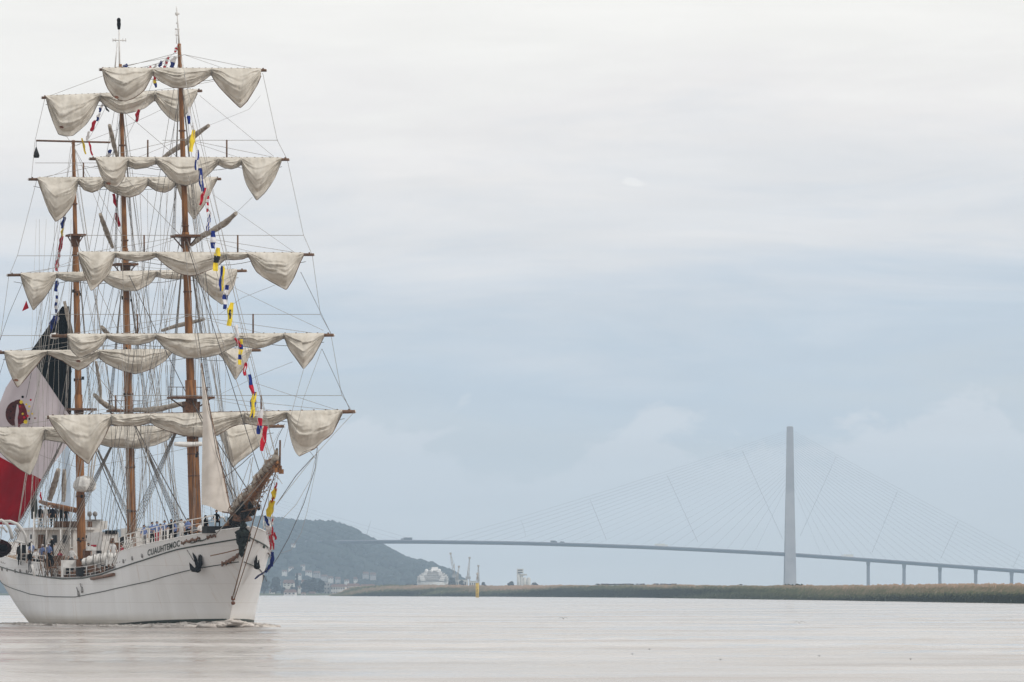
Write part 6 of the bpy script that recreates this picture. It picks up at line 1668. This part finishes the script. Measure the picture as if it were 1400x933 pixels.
flag_string('long string of signal flags from the mizzenmast down past the ensign', [(96, 250), (88, 298), (83, 340), (79, 370), (77, 420), (72, 465), (66, 510), (63, 560), (60, 610), (56, 660), (54, 690)], 57, 64, [
    (89, 297, 85, 313, 6, 'solid', 'bb'), (86.5, 311, 84.5, 326, 4, 'solid', 'yy'), (85.5, 323, 82.5, 343, 6, 'solid', 'rr'), (82.5, 342, 79.5, 358, 4.5, 'stripes', 'rw'), (79.5, 356, 78, 371, 6, 'dot', 'rw'), (79, 384, 76.5, 399, 6.5, 'solid', 'bb'), (78, 404, 76.5, 428, 4.5, 'stripes', 'bw'),
    (77, 432, 73, 455, 12, 'solid', 'bb'), (80, 434, 81, 452, 3, 'solid', 'ww'), (70, 460, 67, 476, 6, 'solid', 'rr'), (69, 488, 66, 504, 5, 'x', 'rw'), (66, 504, 61, 516, 6, 'halves', 'wr'), (54, 521, 52, 537, 8, 'solid', 'rr'), (64, 548, 61, 572, 5.5, 'solid', 'yy'),
    (52, 574, 56, 583, 5, 'quad', 'bw'), (62, 574, 60, 584, 6, 'solid', 'yy'), (61, 608, 64, 621, 5, 'solid', 'yy'), (58, 609, 60, 621, 4, 'solid', 'rr'), (54.5, 630, 53.5, 649, 5, 'solid', 'bb'), (49, 643, 50, 653, 6, 'solid', 'rr'), (55.5, 673, 57, 686, 3, 'solid', 'rr')])
# red pennant at the left
g = MB(); o0 = L(37, 412, 36); e = empty('pennant', LW(o0), math.pi / 2 + TH, 'small red triangular pennant beside the mainmast middle yard end', 'pennant')
P = [[L(36 + (j / 5) * 5 * s - 6 * s * (1 - 1) - (s * 6) + j * .9 * s, 411 + s * 15 - j * .9 * s, 36 + .1 * math.sin(j + s * 4)) - o0 for j in range(6)] for s in [i / 8 for i in range(9)]]
g.grid(P); g.build('cloth', M['fred'], e)

# ---- big ensign
def ensign():
    o0 = L(95, 420, 60); e = empty('ensign', LW(o0), math.pi / 2 + TH, 'huge ensign of near-black green, white and red with a brown emblem, draped behind the mizzenmast', 'flag')
    tab = [((85, 419), (95, 419)), ((62, 452), (97.5, 500)), ((39, 485), (97, 571)), ((8, 530), (92, 609)), ((-24, 612), (57, 656)), ((-42, 655), (40, 692)), ((-58, 716), (24, 718))]
    def q(s, t):
        a = s * 6; i = min(5, int(a)); f = a - i; l0, r0 = tab[i]; l1, r1 = tab[i + 1]
        l = (l0[0] + (l1[0] - l0[0]) * f, l0[1] + (l1[1] - l0[1]) * f); r = (r0[0] + (r1[0] - r0[0]) * f, r0[1] + (r1[1] - r0[1]) * f)
        return l[0] + (r[0] - l[0]) * t, l[1] + (r[1] - l[1]) * t
    def W(x, y, s, t, out=0.0):
        d = .28 * math.sin(s * 11 + t * 9) + .16 * math.sin(t * 21 - s * 6) + .4 * noise.noise(Vector((s * 3, t * 4, 3)))
        return L(x, y, 60 + d - out) - o0
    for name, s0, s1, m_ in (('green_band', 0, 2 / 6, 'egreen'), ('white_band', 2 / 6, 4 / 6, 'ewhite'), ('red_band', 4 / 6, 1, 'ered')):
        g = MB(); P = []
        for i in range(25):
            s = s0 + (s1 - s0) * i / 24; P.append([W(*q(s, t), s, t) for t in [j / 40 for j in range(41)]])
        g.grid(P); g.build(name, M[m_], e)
    # emblem: wreath and bird
    def patch(pts, m_, name, out=.18):
        g = MB(); c = (sum(p[0] for p in pts) / len(pts), sum(p[1] for p in pts) / len(pts)); V = [L(c[0], c[1], 60 - .8 - out) - o0] + [L(x, y, 60 - .8 - out) - o0 for x, y in pts]
        g.add(V, [(0, i + 1, (i + 1) % len(pts) + 1) for i in range(len(pts))]); g.build(name, M[m_], e)
    bd = mat('emblem_brown', (.07, .015, .012), .85, .08, vscale=5, var=.5)
    M['bd'] = bd; M['br'] = mat('emblem_red_brown', (.16, .012, .02), .85, .08, vscale=5, var=.6)
    wre = []
    for i in range(13):
        a = R(80 + i * 15.5); wre.append((22 + 14.5 * math.cos(a), 566 - 17.5 * math.sin(a)))
    for i in range(13):
        a = R(266 - i * 13); wre.append((25 + 6.5 * math.cos(a), 569 - 9 * math.sin(a)))
    patch(wre[:13] + [(20, 575), (22, 560), (24, 550)], 'bd', 'emblem_wreath')
    patch([(24, 549), (29, 548), (33, 553), (36, 560), (38, 570), (36, 577), (29, 580), (25, 586), (24, 572), (26, 562)], 'br', 'emblem_bird', .24)
    patch([(20, 548), (27, 546), (30, 551), (26, 554), (20, 552)], 'bd', 'emblem_bird', .26)
    for x, y, r_, m_ in ((29, 550, 2.6, 'fyel'), (35, 577, 3.0, 'fyel'), (31, 543, 2, 'egreen'), (40, 556, 1.8, 'fyel'), (39, 562, 1.8, 'fyel'), (42, 547, 1.6, 'fred'), (33, 571, 2, 'fred'), (38, 569, 2.2, 'fred'), (27, 556, 1.8, 'fred'), (36, 553, 1.5, 'fyel'), (31, 566, 1.6, 'fyel'), (29, 574, 1.7, 'br'), (33, 561, 2.4, 'br'), (40, 573, 1.6, 'egreen'), (18, 556, 1.3, 'egreen'), (15, 563, 1.3, 'egreen'), (14, 572, 1.3, 'egreen'), (44, 566, 1.4, 'fyel'), (48, 572, 1.5, 'br')):
        patch([(x + r_ * math.cos(k * 1.05), y + r_ * math.sin(k * 1.05)) for k in range(6)], m_, 'emblem_detail', .3)
ensign()

# ------------------------------------------------------------------ BOW WAVE, FOAM
def foam():
    m = mat('foam', (.66, .61, .56), .9, .1, vscale=1.2, dark=(.50, .45, .41), bump=.4, bscale=5)
    g = MB(); rr = random.Random(8)
    for side in (1, -1):
        for k in range(900):
            u = -.6 + 62 * rr.random() ** (1.5); b = hb(max(u, .05), 0)
            near = math.exp(-max(0, u) / 7)
            v = side * (b + abs(rr.gauss(0, .35 + .9 * near + .010 * u)) * (1 if side > 0 else 1.0))
            s = rr.uniform(.06, .2) * (1 + 1.0 * near); zz = WATER + .02 + near * .48 * math.exp(-(abs(v) - b) / .9) * rr.uniform(.5, 1)
            g.blob((u, v, zz), (s * 2.6, s * 1.7, s * .55), nu=6, nv=4, jit=.8, seed=k * .37)
        # ridge hugging the hull
        P = []
        for i in range(120):
            u = -.5 + 60 * (i / 119) ** 1.3; b = hb(max(u, .02), 0); near = math.exp(-max(0, u) / 6.0)
            n1 = noise.noise(Vector((u * 1.2, side * 3, 0))); hgt = (.05 + .40 * near) * (1 + .6 * n1); wd = .5 + 1.7 * near + .3 * n1
            P.append([Vector((u, side * (b - .25), WATER + hgt * .9)), Vector((u, side * (b + wd * .3), WATER + hgt)), Vector((u - .1, side * (b + wd * .65), WATER + hgt * .5)), Vector((u - .2, side * (b + wd * 1.2), WATER - .05))])
        g.grid(P)
    o = g.build('bow_foam', m); o.location = (BX, BY, 0); o.rotation_euler = (0, 0, math.pi / 2 + TH)
    tag(o, 'pale foam of the bow wave along the white hull', 'foam', kind='stuff')
foam()

# ================================================================== HAZE
def haze():
    m = bpy.data.materials.new('haze'); m.use_nodes = True; t = m.node_tree; t.nodes.clear()
    out = t.nodes.new('ShaderNodeOutputMaterial'); v = t.nodes.new('ShaderNodeVolumePrincipled')
    v.inputs['Color'].default_value = (.62, .80, 1.0, 1); v.inputs['Density'].default_value = HAZE; v.inputs['Anisotropy'].default_value = .0
    t.links.new(v.outputs[0], out.inputs['Volume'])
    g = MB(); z0, z1 = -2.6, 245; g.box((0, 6425, (z0 + z1) / 2), (8000, 13250, z1 - z0)); o = g.build('haze', m); o['kind'] = 'stuff'
    o.display_type = 'WIRE'
    m.cycles.homogeneous_volume = True if hasattr(m.cycles, 'homogeneous_volume') else True
HAZE = 7.0e-5
haze()
